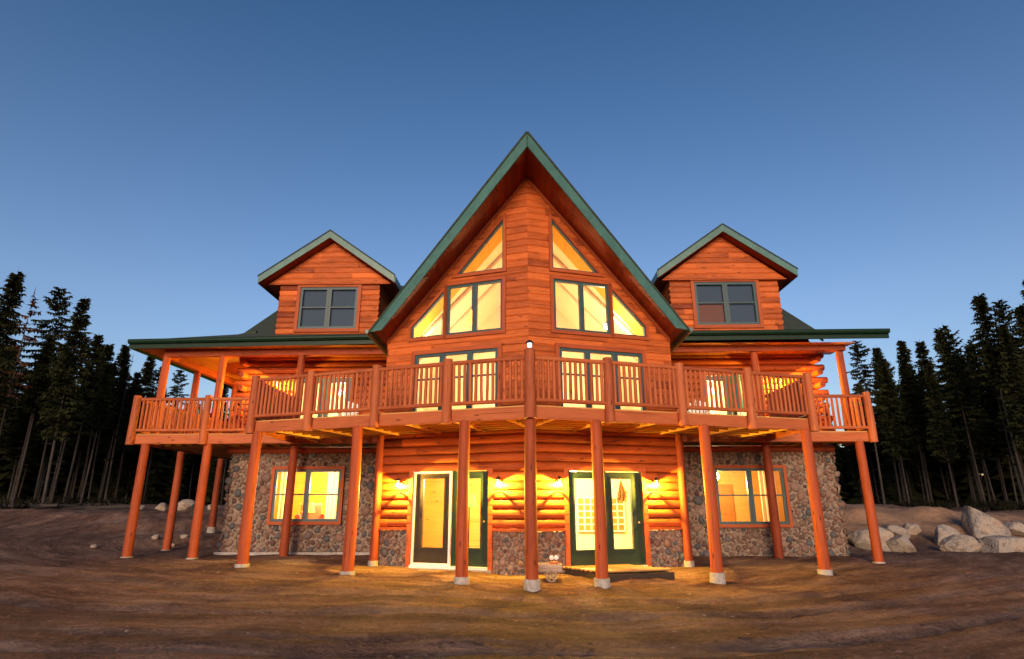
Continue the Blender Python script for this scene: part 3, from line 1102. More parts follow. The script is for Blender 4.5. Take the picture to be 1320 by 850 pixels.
def strip(mb, p, q, h, th, outward, tone=0.5, mi=0):
    """board from p to q, hanging h straight down, thickness th outwards"""
    p, q, o = Vector(p), Vector(q), Vector(outward).normalized()*th
    dn = Vector((0, 0, -h))
    A = [p, q, q+dn, p+dn]; B = [x+o for x in A]
    L = (q-p).length
    off = rng.uniform(0, 40)
    uv = [(off, off+h), (off+L, off+h), (off+L, off), (off, off)]
    mb.face(B[::-1], uv[::-1], tone, mi); mb.face(A, uv, tone, mi)
    for i in range(4):
        j = (i+1) % 4
        mb.face([A[i], B[i], B[j], A[j]], [(off, off), (off, off+th), (off+h, off+th), (off+h, off)], tone, mi)

# prow roof: the ridge reaches further out than the eaves
RZ, EX = 10.43, 4.17
EZ = RZ-SLP*EX
RV0, TNR = 0.57, 0.49
SX = (TOPZ-EZ)/SLP              # where the soffit meets the level cut of the eave
rake = lambda x: RV0+x*TNR
for s in (-1, 1):
    mb = MB()
    T = [(0, RV0, RZ), (s*EX, rake(EX), EZ), (s*EX, 12.0, EZ), (0, 12.0, RZ)]
    ex2 = EX-0.15/SLP
    Bt = [(0, RV0, RZ-0.15), (s*ex2, rake(ex2), EZ+0.002), (s*ex2, 12.0, EZ+0.002), (0, 12.0, RZ-0.15)]
    sl_len = math.hypot(EX, RZ-EZ)
    U = [(RV0, sl_len), (rake(EX), 0), (12, 0), (12, sl_len)]
    T, Bt = [Vector(p) for p in T], [Vector(p) for p in Bt]
    if s > 0:
        mb.face(T, U, 0.5, 0); mb.face(Bt[::-1], U[::-1], 0.5, 1)
    else:
        mb.face(T[::-1], U[::-1], 0.5, 0); mb.face(Bt, U, 0.5, 1)
    for i in range(3):
        mb.face([T[i], Bt[i], Bt[i+1], T[i+1]], [(0, 0), (0, .1), (1, .1), (1, 0)], 0.5, 0)
    rf = mb.build('roof', [M['shingle'], M['soffit']], HOUSE)
    # soffit boards under the overhang, running out from the wall
    mb = MB()
    nb = 44
    zz = lambda x: TOPZ-SLP*x
    for k in range(nb):
        x0 = SX*k/nb; x1 = SX*(k+1)/nb-0.005
        P = [(s*x0, rake(x0)+0.03, zz(x0)), (s*x1, rake(x1)+0.03, zz(x1)), (s*x1, WV0+x1*TN+0.12, zz(x1)), (s*x0, WV0+x0*TN+0.12, zz(x0))]
        o = rng.uniform(0, 40)
        U = [(o, o), (o, o+0.13), (o+1.3, o+0.13), (o+1.3, o)]
        if s > 0: P, U = P[::-1], U[::-1]
        mb.face(P, U, rng.uniform(0.15, 0.85))
    # level return at the eave
    P = [(s*SX, rake(SX)+0.03, EZ+0.004), (s*(EX-0.01), rake(EX)+0.03, EZ+0.004), (s*(EX-0.01), 9.0, EZ+0.004), (s*SX, 9.0, EZ+0.004)]
    mb.face(P if s < 0 else P[::-1], [(0, 0), (0, .3), (6, .3), (6, 0)], 0.2)
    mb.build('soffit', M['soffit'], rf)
    # green rake fascia with a level cut at its foot, in two lapped lengths
    mb = MB()
    dirv = Vector((s, TNR, 0)).normalized(); outv = Vector((s*TNR, -1, 0)).normalized()
    f2 = lambda a, z, d: (s*a+outv.x*d, rake(a)+0.03+outv.y*d, z)
    jx = 2.05
    for x0, x1, dd in ((0.0, jx+0.03, 0.030), (jx, EX, 0.036)):
        z_t = lambda x: RZ-0.03-SLP*x
        z_b = lambda x: TOPZ+0.005-SLP*x
        if x1 < EX: q = [(x0, z_b(x0)), (x1, z_b(x1)), (x1, z_t(x1)), (x0, z_t(x0))]
        else: q = [(x0, z_b(x0)), (SX, EZ), (EX, EZ), (EX, z_t(EX)), (x0, z_t(x0))]
        if s < 0:
            q = q[::-1]
        mb.prism(q, f2, 0.0, dd, 0.5)
    mb.build('fascia', M['green'], rf)
    # dark shingle edge above the fascia
    mb = MB()
    q = [(0.0, RZ-0.035), (EX+0.02, EZ-0.055), (EX+0.02, EZ+0.012), (0.0, RZ+0.035)]
    mb.prism(q if s > 0 else q[::-1], f2, 0.0, 0.055, 0.5)
    mb.build('shingle_edge', M['shingle'], rf)
    mb = MB()
    mb.log((s*(EX+0.07), rake(EX)+0.02, EZ+0.02), (s*(EX+0.07), 8.5, EZ+0.02), 0.065, seg=10)
    mb.build('gutter', M['green'], rf)
    # frieze board on the wall under the soffit
    mb = MB()
    fn = prow_fn(s)
    z0 = TOPZ-0.03
    q = [(0.0, z0-0.13), (TMAX, z0-0.13-SLP*CS*TMAX), (TMAX, z0-SLP*CS*TMAX), (0.0, z0)]
    mb.prism(q if s > 0 else q, fn, 0.0, 0.045, 0.5, grain=board_grain(Vector((0, z0)), Vector((TMAX, z0-SLP*CS*TMAX))))
    mb.build('frieze_board', M['trim'], HOUSE)

# main roof
MX = 9.42; MV, MZ = 6.15, 6.74; SL = 0.667; RVM = 12.2; RZM = MZ+SL*(RVM-MV)
mb = MB()
VX = (RZ-MZ)/SLP-0.12; VY = MV+(RZ-MZ)/SL+0.1
roof_slab(mb, [(-MX, MV, MZ), (-VX, MV, MZ), (0, VY, MZ+SL*(VY-MV)), (0, RVM, RZM), (-MX, RVM, RZM)], 0.2)
roof_slab(mb, [(VX, MV, MZ), (MX, MV, MZ), (MX, RVM, RZM), (0, RVM, RZM), (0, VY, MZ+SL*(VY-MV))], 0.2)
roof_slab(mb, [(-MX, RVM, RZM-.002), (MX, RVM, RZM-.002), (MX, 18.6, MZ-0.2), (-MX, 18.6, MZ-0.2)], 0.2)
mroof = mb.build('roof', [M['shingle'], M['white']], HOUSE)
mb = MB()
for s in (-1, 1):
    strip(mb, (s*MX, MV, MZ-0.02), (s*MX, RVM, RZM-0.02), 0.26, 0.03, (s, 0, 0))
    strip(mb, (s*MX, RVM, RZM-0.02), (s*MX, 18.6, MZ-0.22), 0.26, 0.03, (s, 0, 0))
mb.build('fascia', M['green'], mroof)

# porch roof
EV = 4.55
def eave_z(x):
    return 6.33+0.004*x if x > 0 else 6.31+0.014*(x+4)
PX0, PX1 = -11.82, 10.5
mb = MB()
x0, x1 = 4.05, PX1
roof_slab(mb, [(x0, EV, eave_z(x0)), (x1, EV, eave_z(x1)), (x1, 6.45, 6.92), (x0, 6.45, 6.92)], 0.12)
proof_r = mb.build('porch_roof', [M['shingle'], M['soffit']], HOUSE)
mb = MB()
x0, x1 = -9.6, -4.05
roof_slab(mb, [(x0, EV, eave_z(x0)), (x1, EV, eave_z(x1)), (x1, 6.45, 6.92), (x0, 6.45, 6.92)], 0.12)
# hip corner and left wing
zl = eave_z(PX0)
roof_slab(mb, [(PX0, EV, zl), (-9.6, EV, eave_z(-9.6)), (-9.6, 6.45, 6.92)], 0.12)
roof_slab(mb, [(PX0, EV+.001, zl), (-9.6, 6.45, 6.92), (-9.0, 6.45, 7.05), (-9.0, 13.4, 7.05), (PX0, 13.4, zl)], 0.12)
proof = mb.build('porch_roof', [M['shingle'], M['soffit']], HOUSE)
for x0, x1 in ((PX0, -4.28), (4.33, PX1)):
    mb = MB()
    # fascia board and half-round gutter in front
    strip(mb, (x0, EV, eave_z(x0)-0.0), (x1, EV, eave_z(x1)-0.0), 0.26, 0.025, (0, -1, 0))
    n = 8
    prof = [(EV-0.025-0.0, 0.0), (EV-0.14, 0.0), (EV-0.155, -0.03), (EV-0.15, -0.075), (EV-0.11, -0.125), (EV-0.027, -0.13)]
    for i in range(len(prof)-1):
        (ya, za), (yb, zb) = prof[i], prof[i+1]
        if i == 0: continue
        mb.face([(x0, ya, eave_z(x0)+za), (x0, yb, eave_z(x0)+zb), (x1, yb, eave_z(x1)+zb), (x1, ya, eave_z(x1)+za)], [(0, 0), (0, 1), (1, 1), (1, 0)], 0.5)
    for x, z in ((x0, eave_z(x0)), (x1, eave_z(x1))):
        mb.face([(x, y, z+zz) for y, zz in prof], [(0, 0)]*len(prof), 0.5)
    # downspout elbow at the bay
    xd = -4.30 if x1 < 0 else 4.35
    mb.log((xd, EV-0.08, 6.2), (xd, EV-0.02, 6.05), 0.035, 0.035, 8, 1)
    mb.log((xd, EV-0.02, 6.06), (xd*0.93, 3.6, 5.7), 0.032, 0.032, 8, 2)
    mb.build('gutter', M['gutter'], proof if x1 < 0 else proof_r)
mb = MB()
strip(mb, (PX0, EV, zl), (PX0, 13.4, zl), 0.24, 0.03, (-1, 0, 0))
mb.build('fascia', M['gutter'], proof)
mb = MB()
strip(mb, (PX1, EV, eave_z(PX1)), (PX1, 6.45, 6.92), 0.24, 0.03, (1, 0, 0))
mb.build('fascia', M['gutter'], proof_r)
# ceiling boards and the soffit outside the beams
CZ = 6.02
right_started = False
mb = MB()
x = -11.75
while x < 9.5:
    if x > 3.85 and not right_started:
        mb.build('porch_ceiling', M['ceiling'], proof); mb = MB(); right_started = True
    w = 0.13
    if x+w < -3.85 or x > 3.85:
        y1 = 12.9 if x+w < -9.0 else 6.1
        o = rng.uniform(0, 40)
        mb.face([(x, EV+0.03, CZ), (x, y1, CZ), (x+w-0.008, y1, CZ), (x+w-0.008, EV+0.03, CZ)], [(o, o), (o+y1-EV, o), (o+y1-EV, o+w), (o, o+w)], rng.uniform(0.3, 0.8))
        mb.face([(x+w-0.008, EV+0.03, CZ+.012), (x+w-0.008, y1, CZ+.012), (x+w, y1, CZ+.012), (x+w, EV+0.03, CZ+.012)], [(o, o)]*4, 0.0)
    x += w
mb.build('porch_ceiling', M['ceiling'], proof_r)

# header beams and porch columns
mb = MB()
mb.beam((-11.0, 5.05, 5.90), (-4.0, 5.05, 5.95), 0.20, 0.22, tone=0.4)
mb.build('porch_beam', M['log'], HOUSE)
mb = MB()
mb.beam((4.0, 5.05, 5.95), (9.44, 5.05, 5.98), 0.20, 0.22, tone=0.4)
mb.build('porch_beam', M['log'], HOUSE)
mb = MB()
mb.beam((-11.05, 5.2, 5.90), (-11.05, 12.8, 5.90), 0.20, 0.22, tone=0.4)
mb.build('porch_beam', M['log'], HOUSE)
for (x, y) in ((-10.95, 5.05), (-9.22, 5.05), (-6.83, 5.05), (6.75, 5.05), (9.28, 5.05), (-11.05, 7.0), (-11.05, 9.7), (-11.05, 12.5)):
    mb = MB()
    mb.log((x, y, 3.48), (x, y, 5.83), 0.115, 0.105, seg=14, bend=0.012)
    mb.build('porch_column', M['log'], HOUSE)

# dormers --------------------------------------------------------------
for s in (-1, 1):
    zo = -0.06 if s < 0 else 0.03
    cx = -6.58 if s < 0 else 6.52
    x0, x1 = (-8.26, -4.92) if s < 0 else (4.74, 8.30)
    DV = 6.3
    fn = flat_fn(DV)
    wz0, wz1 = (7.03, 8.48) if s < 0 else (7.07, 8.55)
    wx0, wx1 = (-7.55, -5.62) if s < 0 else (5.53, 7.545)
    gl, gr = cx-2.04, cx+2.04
    gz0 = 8.62+zo*0.5
    apz = 10.10+zo
    mb = MB()
    hole = [(wx0, wz0), (wx1, wz0), (wx1, wz1), (wx0, wz1)]
    siding(mb, [(x0, 6.3), (x1, 6.3), (x1, gz0), (x0, gz0)], [hole], fn, 0.19, 0.030, False, 6.3, n=6, flatness=5, joint=(0.8, 1.9))
    dm = mb.build('dormer', M['siding'], HOUSE)
    mb = MB()
    siding(mb, [(gl, gz0), (gr, gz0), (cx, apz+0.05)], [], lambda t, z, d: (t, DV-0.10-d, z), 0.19, 0.022, False, gz0, n=6, flatness=6, joint=(0.8, 1.9))
    mb.prism([(gl, gz0-0.03), (gr, gz0-0.03), (gr, gz0), (gl, gz0)], fn, -0.02, 0.14, 0.4)
    mb.build('gable', M['siding'], dm)
    # cheeks
    mb = MB()
    for xx, sg in ((x0, -1), (x1, 1)):
        mb = MB()
        siding(mb, [(DV, 6.6), (12.0, 6.6), (12.0, 8.9), (DV, 8.9)], [], side_fn(xx, sg), 0.195, 0.03, sg < 0, 6.3, n=4)
        # butt ends of the logs showing at the front corner
        z = 6.98
        while z < gz0-0.1:
            e = rng.uniform(0.0, 0.012)
            mb.log((xx-sg*0.06, DV+0.03, z), (xx+sg*(0.012+e), DV+0.03, z), 0.06, seg=10, rings=1, dome=False)
            z += 0.195
        mb.build('cheek', M['siding'], dm)
    # roof
    RV = 5.82
    hw = 2.24
    rz = 10.40+zo; ez = 8.79+zo
    sl = (rz-ez)/hw
    mb = MB()
    for q in (-1, 1):
        quad = [(cx, RV, rz), (cx+q*hw, RV, ez), (cx+q*hw, 10.4, ez), (cx, 12.6, rz)]
        roof_slab(mb, quad if q > 0 else quad[::-1], 0.14)
    dr = mb.build('roof', [M['shingle'], M['soffit']], dm)
    mb = MB()
    for q in (-1, 1):
        strip(mb, (cx, RV-0.01, rz-0.02), (cx+q*hw, RV-0.01, ez-0.02), 0.235, 0.03, (0, -1, 0))
        strip(mb, (cx+q*hw, RV, ez-0.02), (cx+q*hw, 10.4, ez-0.02), 0.23, 0.03, (q, 0, 0))
    mb.build('fascia', M['green'], dm)
    mb = MB()
    for q in (-1, 1):
        strip(mb, (cx, RV-0.04, rz+0.03), (cx+q*(hw+0.03), RV-0.04, ez+0.03-0.03*sl), 0.045, 0.03, (0, -1, 0))
    mb.build('shingle_edge', M['shingle'], dm)
    mb = MB()
    for q in (-1, 1):
        A = [(cx, RV, rz-0.24), (cx+q*hw, RV, ez-0.24), (cx+q*hw, DV+0.02, ez-0.24), (cx, DV+0.02, rz-0.24)]
        U = [(0, 0), (0, 2.7), (.5, 2.7), (.5, 0)]
        mb.face(A if q < 0 else A[::-1], U if q < 0 else U[::-1], 0.4)
        # horizontal soffit beyond the cheek
        xi = (x0 if q < 0 else x1)
        xo = cx+q*hw
        A = [(xi, DV-0.08, gz0-0.01), (xo, DV-0.08, gz0-0.01), (xo, 10.4, gz0-0.01), (xi, 10.4, gz0-0.01)]
        mb.face(A if q < 0 else A[::-1], [(0, 0), (0, .5), (4, .5), (4, 0)], 0.3)
    mb.build('soffit', M['soffit'], dm)
    m = (wx0+wx1)/2
    ps = [[(wx0, wz0), (m-.001, wz0), (m-.001, wz1), (wx0, wz1)], [(m, wz0), (wx1, wz0), (wx1, wz1), (m, wz1)]]
    mz = (wz0+wz1)/2+0.02
    w = window(ps, hole, flat_fn(DV-0.02), fw=0.085, cw=0.11, rails=[(0, mz), (1, mz)],
               blind=[(0, 'blind'), (1, 'blind')], label='unlit dormer window with grey screens')
    if s > 0:
        b = MB()
        q = [(wx0+.05, wz0+.05), (m-.06, wz0+.05), (m-.06, mz), (wx0+.05, mz)]
        b.face([(a, DV+0.055, z) for a, z in q], q)
        b.build('blind', M['brownblind'], w)

# ------------------------------------------------------------------ deck
ZB, ZT = 3.1875, 3.475
TE = 7.13                      # end of the prow deck measured along the edge
def edge(s, t, off=0.0, z=0.0):
    """point along the prow deck edge, off outwards"""
    return Vector((s*t*CS+s*off*SN, -0.0+t*SN-off*CS, z))

deck = MB()
# floor boards: planks parallel to each prow edge, then the wings
def plank_poly(mb, pts, z0, z1, tone):
    vs = [Vector((x, y, z1)) for x, y in pts]; bs = [Vector((x, y, z0)) for x, y in pts]
    o = rng.uniform(0, 40)
    def uv(p, d, n): return (p.dot(d)+o, p.dot(n)+o)
    d = (vs[1]-vs[0]).normalized(); n = Vector((-d.y, d.x, 0))
    mb.face(vs, [uv(p, d, n) for p in vs], tone)
    mb.face(bs[::-1], [uv(p, d, n) for p in bs[::-1]], tone)
    for i in range(len(pts)):
        j = (i+1) % len(pts)
        mb.face([bs[i], bs[j], vs[j], vs[i]], [(o, o), (o+1, o), (o+1, o+.03), (o, o+.03)], tone)
for s in (-1, 1):
    k = 0
    while k*0.145 < 1.95:
        v0 = 0.02+k*0.145; v1 = v0+0.137
        xe = TE*CS-0.06
        q = [(0, v0/CS), (s*xe, v0/CS+xe*TN), (s*xe, v1/CS+xe*TN), (0, v1/CS)]
        plank_poly(deck, q if s > 0 else q[::-1], ZT-0.035, ZT, rng.uniform(0.2, 0.8))
        k += 1
for x0, x1, y0, y1 in ((-11.4, -6.78, 4.85, 6.1), (6.78, 9.6, 4.85, 6.1), (-6.76, -3.85, 4.37, 6.1), (3.85, 6.76, 4.37, 6.1)):
    y = y0
    while y < y1-0.02:
        plank_poly(deck, [(x0, y), (x1, y), (x1, min(y+0.137, y1)), (x0, min(y+0.137, y1))], ZT-0.035, ZT-0.0015, rng.uniform(0.2, 0.8))
        y += 0.145
y = 6.1
while y < 13.0:
    plank_poly(deck, [(-11.4, y), (-9.1, y), (-9.1, y+0.137), (-11.4, y+0.137)], ZT-0.035, ZT-0.0015, rng.uniform(0.2, 0.8))
    y += 0.145
DECK = deck.build('deck', M['joist'], HOUSE)

mb = MB()
for s in (-1, 1):
    # rim fascia of the prow deck
    mb.beam(edge(s, 0.0, 0.02, (ZB+ZT)/2-0.02), edge(s, TE, 0.02, (ZB+ZT)/2-0.02), 0.06, ZT-ZB-0.03, tone=0.55)
    e = edge(s, TE-0.02, 0, 0)
    mb.beam((e.x, e.y+0.02, (ZB+ZT)/2-0.02), (e.x, 4.9, (ZB+ZT)/2-0.02), 0.06, ZT-ZB-0.03, tone=0.5)
    xo = -11.42 if s < 0 else 9.62
    mb.beam((s*3.9, 4.86, (ZB+ZT)/2-0.022), (xo, 4.86, (ZB+ZT)/2-0.022), 0.06, ZT-ZB-0.03, tone=0.6)
    mb.beam((xo, 4.87, (ZB+ZT)/2-0.02), (xo, 13.0 if s < 0 else 6.1, (ZB+ZT)/2-0.02), 0.06, ZT-ZB-0.03, tone=0.5)
mb.build('rim_board', M['rail'], DECK)
mb = MB()
for s in (-1, 1):
    # joists parallel to the edge, hung between cross beams
    for off in (0.36, 0.72, 1.08, 1.44, 1.80):
        p = edge(s, off*TN, -off, ZB+0.14); q = edge(s, TE-0.08, -off, ZB+0.14)
        mb.beam(p, q, 0.042, 0.22, tone=rng.uniform(0.3, 0.7))
    for t in (0.55, 1.75, 2.95, 4.15, 5.35, 6.55):
        p = edge(s, t, -0.04, ZB+0.115); q = edge(s, t, -1.86, ZB+0.115)
        mb.beam(p, q, 0.05, 0.225, tone=rng.uniform(0.4, 0.8))
    for t in (4.6, 5.4, 6.2, 7.0):
        p = Vector(edge(s, t, -1.9, ZB+0.12)); 
        mb.beam((p.x, p.y, ZB+0.12), (p.x, 6.0, ZB+0.12), 0.042, 0.22)
    x = 7.2
    while x < (11.3 if s < 0 else 9.5):
        mb.beam((s*x, 4.9, ZB+0.12), (s*x, 6.02, ZB+0.12), 0.042, 0.22)
        x += 0.42
y = 6.4
while y < 12.9:
    mb.beam((-11.38, y, ZB+0.12), (-9.12, y, ZB+0.12), 0.042, 0.22)
    y += 0.42
mb.build('joist', M['joist'], DECK)

# deck posts and footings
POSTS = [('c', 0, 0, 0.104, -0.20), (-1, -1.40, 0.466, 0.098, -0.12), (-1, -3.94, 1.31, 0.12, -0.05), (-1, -6.63, 2.2, 0.186, 0.02),
         (1, 1.40, 0.466, 0.07, -0.22), (1, 3.94, 1.31, 0.094, -0.22), (1, 6.63, 2.2, 0.07, -0.15),
         (-1, -6.93, 5.44, 0.03, -0.06), (1, 6.93, 5.44, -0.06, -0.2), (-1, -11.09, 4.95, 0.13, 0.02), (-1, -9.26, 4.95, 0.10, 0.0), (1, 9.38, 4.95, 0.0, -0.15),
         (-1, -11.55, 7.64, 0.13, 0.0), (-1, -11.75, 10.77, 0.72, 0.3)]
def post(x, y, zf, zb, r=0.122, top=ZB+0.01, foot=0.17, light=False):
    mb = MB()
    mb.log((x, y, zf), (x, y, top), r*1.06, r*0.94, seg=16, bend=0.015)
    p = mb.build('deck_post', M['log'], HOUSE)
    mb = MB()
    mb.log((x, y, zb-0.2), (x, y, zf+0.002), foot*1.05, foot*0.96, seg=14, rings=3, wob=0.05, dome=False)
    mb.build('footing', M['concrete'], p)
for s, x, y, zf, zb in POSTS:
    foot = 0.165
    if abs(y-5.44) < .1: foot = 0.15
    post(x, y, zf, zb, foot=foot)
for s in (-1, 1):      # slimmer logs at the corners of the pointed bay
    x = s*(TMAX*CS+0.03); y = WV0+TMAX*SN-0.09
    post(x, y, 0.17, 0.0, r=0.10, foot=0.13)

# railings
RT, RB = 4.466, 3.567
def railing(p, q, n_bal, parent, individual=True, stuff=None):
    """top and bottom rail from p to q (xy), balusters between"""
    p, q = Vector((p[0], p[1], 0)), Vector((q[0], q[1], 0))
    mb = MB()
    z = Vector((0, 0, 1))
    mb.log(p+z*RT, q+z*RT, 0.052, 0.048, seg=10, wob=0.04)
    rl = mb.build('railing', M['rail'], parent)
    mb = MB()
    mb.log(p+z*RB, q+z*RB, 0.046, 0.043, seg=10, wob=0.04)
    mb.build('bottom_rail', M['rail'], rl)
    for i in range(n_bal):
        t = (i+0.75)/(n_bal+0.5)
        b = p+(q-p)*t
        target = MB() if individual else stuff
        tt = rng.uniform(-0.012, 0.012)
        r = rng.uniform(0.033, 0.041)
        target.log(b+z*(RB+0.02), b+z*(RT-0.02)+(q-p).normalized()*tt, r, r*0.92, seg=8, rings=3, wob=0.06, dome=False)
        if individual:
            target.build('baluster', M['rail'], rl)
    return rl
def rail_post(p, top=RT+0.10, bot=ZB-0.03, r=0.105):
    mb = MB()
    mb.log((p[0], p[1], bot), (p[0], p[1], top), r*1.04, r*0.97, seg=14, bend=0.008)
    mb.build('rail_post', M['rail'], HOUSE)

RO = 0.12
TL = [0, 1.86, 3.66, 5.46, 7.14]; TR = [0, 1.76, 3.56, 5.40, 7.16]
c0 = (0, -0.06)
rail_post((0, -0.10), top=RT+0.17, bot=ZB-0.0, r=0.12)
for s, T in ((-1, TL), (1, TR)):
    for i in range(1, 5):
        e = edge(s, T[i], RO)
        rail_post((e.x, e.y))
    for i in range(4):
        a = edge(s, T[i]+0.06, RO if i else 0.07); b = edge(s, T[i+1]-0.06, RO)
        railing(a, b, 13, HOUSE)
stuff = MB()
wings = [((-11.35, 4.80), (-9.44, 4.80), 15), ((-9.26, 4.80), (-7.0, 4.80), 17), ((7.0, 4.80), (9.62, 4.80), 19), ((-11.42, 4.95), (-11.42, 7.6), 18), ((-11.42, 7.7), (-11.42, 10.6), 20), ((9.66, 4.95), (9.66, 6.0), 7),
         ((-6.83, 2.25), (-6.83, 4.8), 17), ((6.86, 2.25), (6.86, 4.8), 17)]
for p, q, n in wings:
    railing(p, q, n, HOUSE, individual=False, stuff=stuff)
stuff.build('baluster', M['rail'], HOUSE, kind='stuff')
for p in ((-11.46, 4.78), (-9.35, 4.78), (9.70, 4.78), (-11.42, 7.65)):
    rail_post(p)

# ------------------------------------------------------------------ rooms behind the glass
def room(name, x0, x1, y0, y1, z0, z1, mats=('cream', 'pine', 'pine'), front=None):
    mb = MB()
    def q(a, mi):
        P = [Vector(p) for p in a]
        du = (P[1]-P[0]).length; dv = (P[3]-P[0]).length
        mb.face(P, [(0, 0), (du, 0), (du, dv), (0, dv)], 0.5, mi)
    f0 = front if front else (lambda x: y0)
    q([(x0, y1, z0), (x1, y1, z0), (x1, y1, z1), (x0, y1, z1)], 0)
    q([(x0, f0(x0), z0), (x0, y1, z0), (x0, y1, z1), (x0, f0(x0), z1)], 0)
    q([(x1, y1, z0), (x1, f0(x1), z0), (x1, f0(x1), z1), (x1, y1, z1)], 0)
    pts = [(x0, f0(x0)), (x1, f0(x1))] if front else [(x0, y0), (x1, y0)]
    mb.face([(a, b, z0) for a, b in pts]+[(x1, y1, z0), (x0, y1, z0)], [(a, b) for a, b in pts]+[(x1, y1), (x0, y1)], 0.5, 2)
    mb.face(([(a, b, z1) for a, b in pts]+[(x1, y1, z1), (x0, y1, z1)])[::-1], ([(a, b) for a, b in pts]+[(x1, y1), (x0, y1)])[::-1], 0.5, 1)
    return mb.build(name, [M[m] for m in mats], HOUSE)

fr = lambda x: WV0+0.16+abs(x)*TN
room('interior_wall', -3.7, -0.06, 0, 8.0, 0.06, 2.95, ('pine', 'pine', 'pine'), fr)
room('interior_wall', 0.0, 3.7, 0, 8.0, 0.06, 2.95, ('cream', 'cream', 'pine'), fr)
room('interior_wall', -8.95, -3.95, 6.28, 9.5, 0.1, 2.9, ('goldpine', 'cream', 'pine'))
room('interior_wall', 3.95, 9.0, 6.28, 9.0, 0.1, 2.9, ('pine', 'pine', 'pine'))
room('interior_wall', -8.8, -3.95, 6.3, 9.5, 3.45, 6.0, ('cream', 'cream', 'pine'))
room('interior_wall', 3.95, 8.8, 6.3, 9.5, 3.45, 6.0, ('cream', 'cream', 'pine'))
room('interior_wall', -8.2, -4.95, 6.42, 8.2, 6.9, 8.6, ('blind', 'blind', 'pine'))
room('interior_wall', 4.8, 8.2, 6.42, 8.2, 6.9, 8.6, ('blind', 'blind', 'pine'))
# great room with the cathedral ceiling
def great_room():
    mb = MB()
    yb = 9.2; X = 3.72; z0 = 3.49
    cz = lambda x: TOPZ-0.12-SLP*abs(x)
    mb.face([(-X, yb, z0), (X, yb, z0), (X, yb, cz(X)), (0, yb, cz(0)), (-X, yb, cz(X))], [(-X, z0), (X, z0), (X, cz(X)), (0, cz(0)), (-X, cz(X))], 0.5, 0)
    for s in (-1, 1):
        mb.face([(s*X, fr(X), z0), (s*X, yb, z0), (s*X, yb, cz(X)), (s*X, fr(X), cz(X))], [(0, 0), (5, 0), (5, 2), (0, 2)], 0.5, 0)
        f5 = lambda x: fr(x)+1.60
        mb.face([(0, fr(0), cz(0)), (s*X, fr(X), cz(X)), (s*X, f5(X), cz(X)), (0, f5(0), cz(0))], [(0, 0), (0, 5), (.9, 5), (.9, 0)], 0.5, 3)
        mb.face([(0, f5(0), cz(0)), (s*X, f5(X), cz(X)), (s*X, yb, cz(X)), (0, yb, cz(0))], [(0, 0), (0, 5), (6, 5), (6, 0)], 0.5, 0)
        for yy in (4.9, 6.6):
            mb.log((s*0.02, yy, cz(0)-0.10), (s*X, yy, cz(X)-0.10), 0.07, 0.07, 10, 4, mi=0)
    mb.face([(-X, fr(X), z0), (0, fr(0), z0), (X, fr(X), z0), (X, yb, z0), (-X, yb, z0)], [(-X, 3), (0, 2), (X, 3), (X, yb), (-X, yb)], 0.5, 2)
    return mb.build('interior_wall', [M['cream'], M['pine'], M['pine'], M['goldpine']], HOUSE)
great_room()

def globe(mb, c, r, mi=0):
    c = Vector(c)
    mb.faces([tuple(c+Vector(v)*r) for v in ICV], ICF, lambda f: [(0, 0)]*3, 0.5, mi, True)

CREAM = (1.0, 0.74, 0.40)
def pendant(loc, ceil, power, label, r=0.10, colr=ROOM, rad=0.12):
    if loc[2] > 4: colr = CREAM
    e = empty('pendant_lamp', loc, label, 'lamp', 'lamps burning inside the house')
    mb = MB(); globe(mb, loc, r); mb.build('globe', M['roombulb'], e)
    mb = MB(); mb.log((loc[0], loc[1], loc[2]+r*0.9), (loc[0], loc[1], ceil), 0.012, 0.012, 6, 1)
    mb.log((loc[0], loc[1], loc[2]+r*0.85), (loc[0], loc[1], loc[2]+r*1.3), 0.05, 0.04, 10, 1); mb.build('stem', M['black'], e)
    l = lamp('lamp_light', (loc[0], loc[1], loc[2]-r-0.16), power, colr, rad, e)
    return e
GP = 300
pendant((2.35, 4.6, 6.55), 7.2, 72, 'round lit globe lamp hanging behind the right sloped window of the bay')
pendant((-2.55, 4.6, 6.05), 7.0, 72, 'round lit globe lamp low behind the left sloped window of the bay')
pendant((0.0, 7.2, 5.2), 9.7, 165, 'lit globe lamp hanging deep in the great room behind the prow corner')
pendant((-0.9, 5.2, 2.45), 2.95, 420, 'lit globe lamp in the lower room behind the left green doors')
pendant((1.3, 5.4, 2.45), 2.95, 430, 'lit globe lamp in the lower room behind the right green doors')
pendant((-6.4, 7.6, 2.35), 2.9, 330, 'lit globe lamp in the room behind the left stone wall window')
pendant((5.95, 7.3, 2.35), 2.9, 130, 'lit globe lamp showing in the right stone wall window', 0.14)
pendant((-6.4, 7.8, 5.2), 6.0, 170, 'lit globe lamp in the upstairs room behind the left porch doors')
pendant((6.3, 7.8, 5.2), 6.0, 220, 'lit globe lamp in the upstairs room behind the right porch doors')

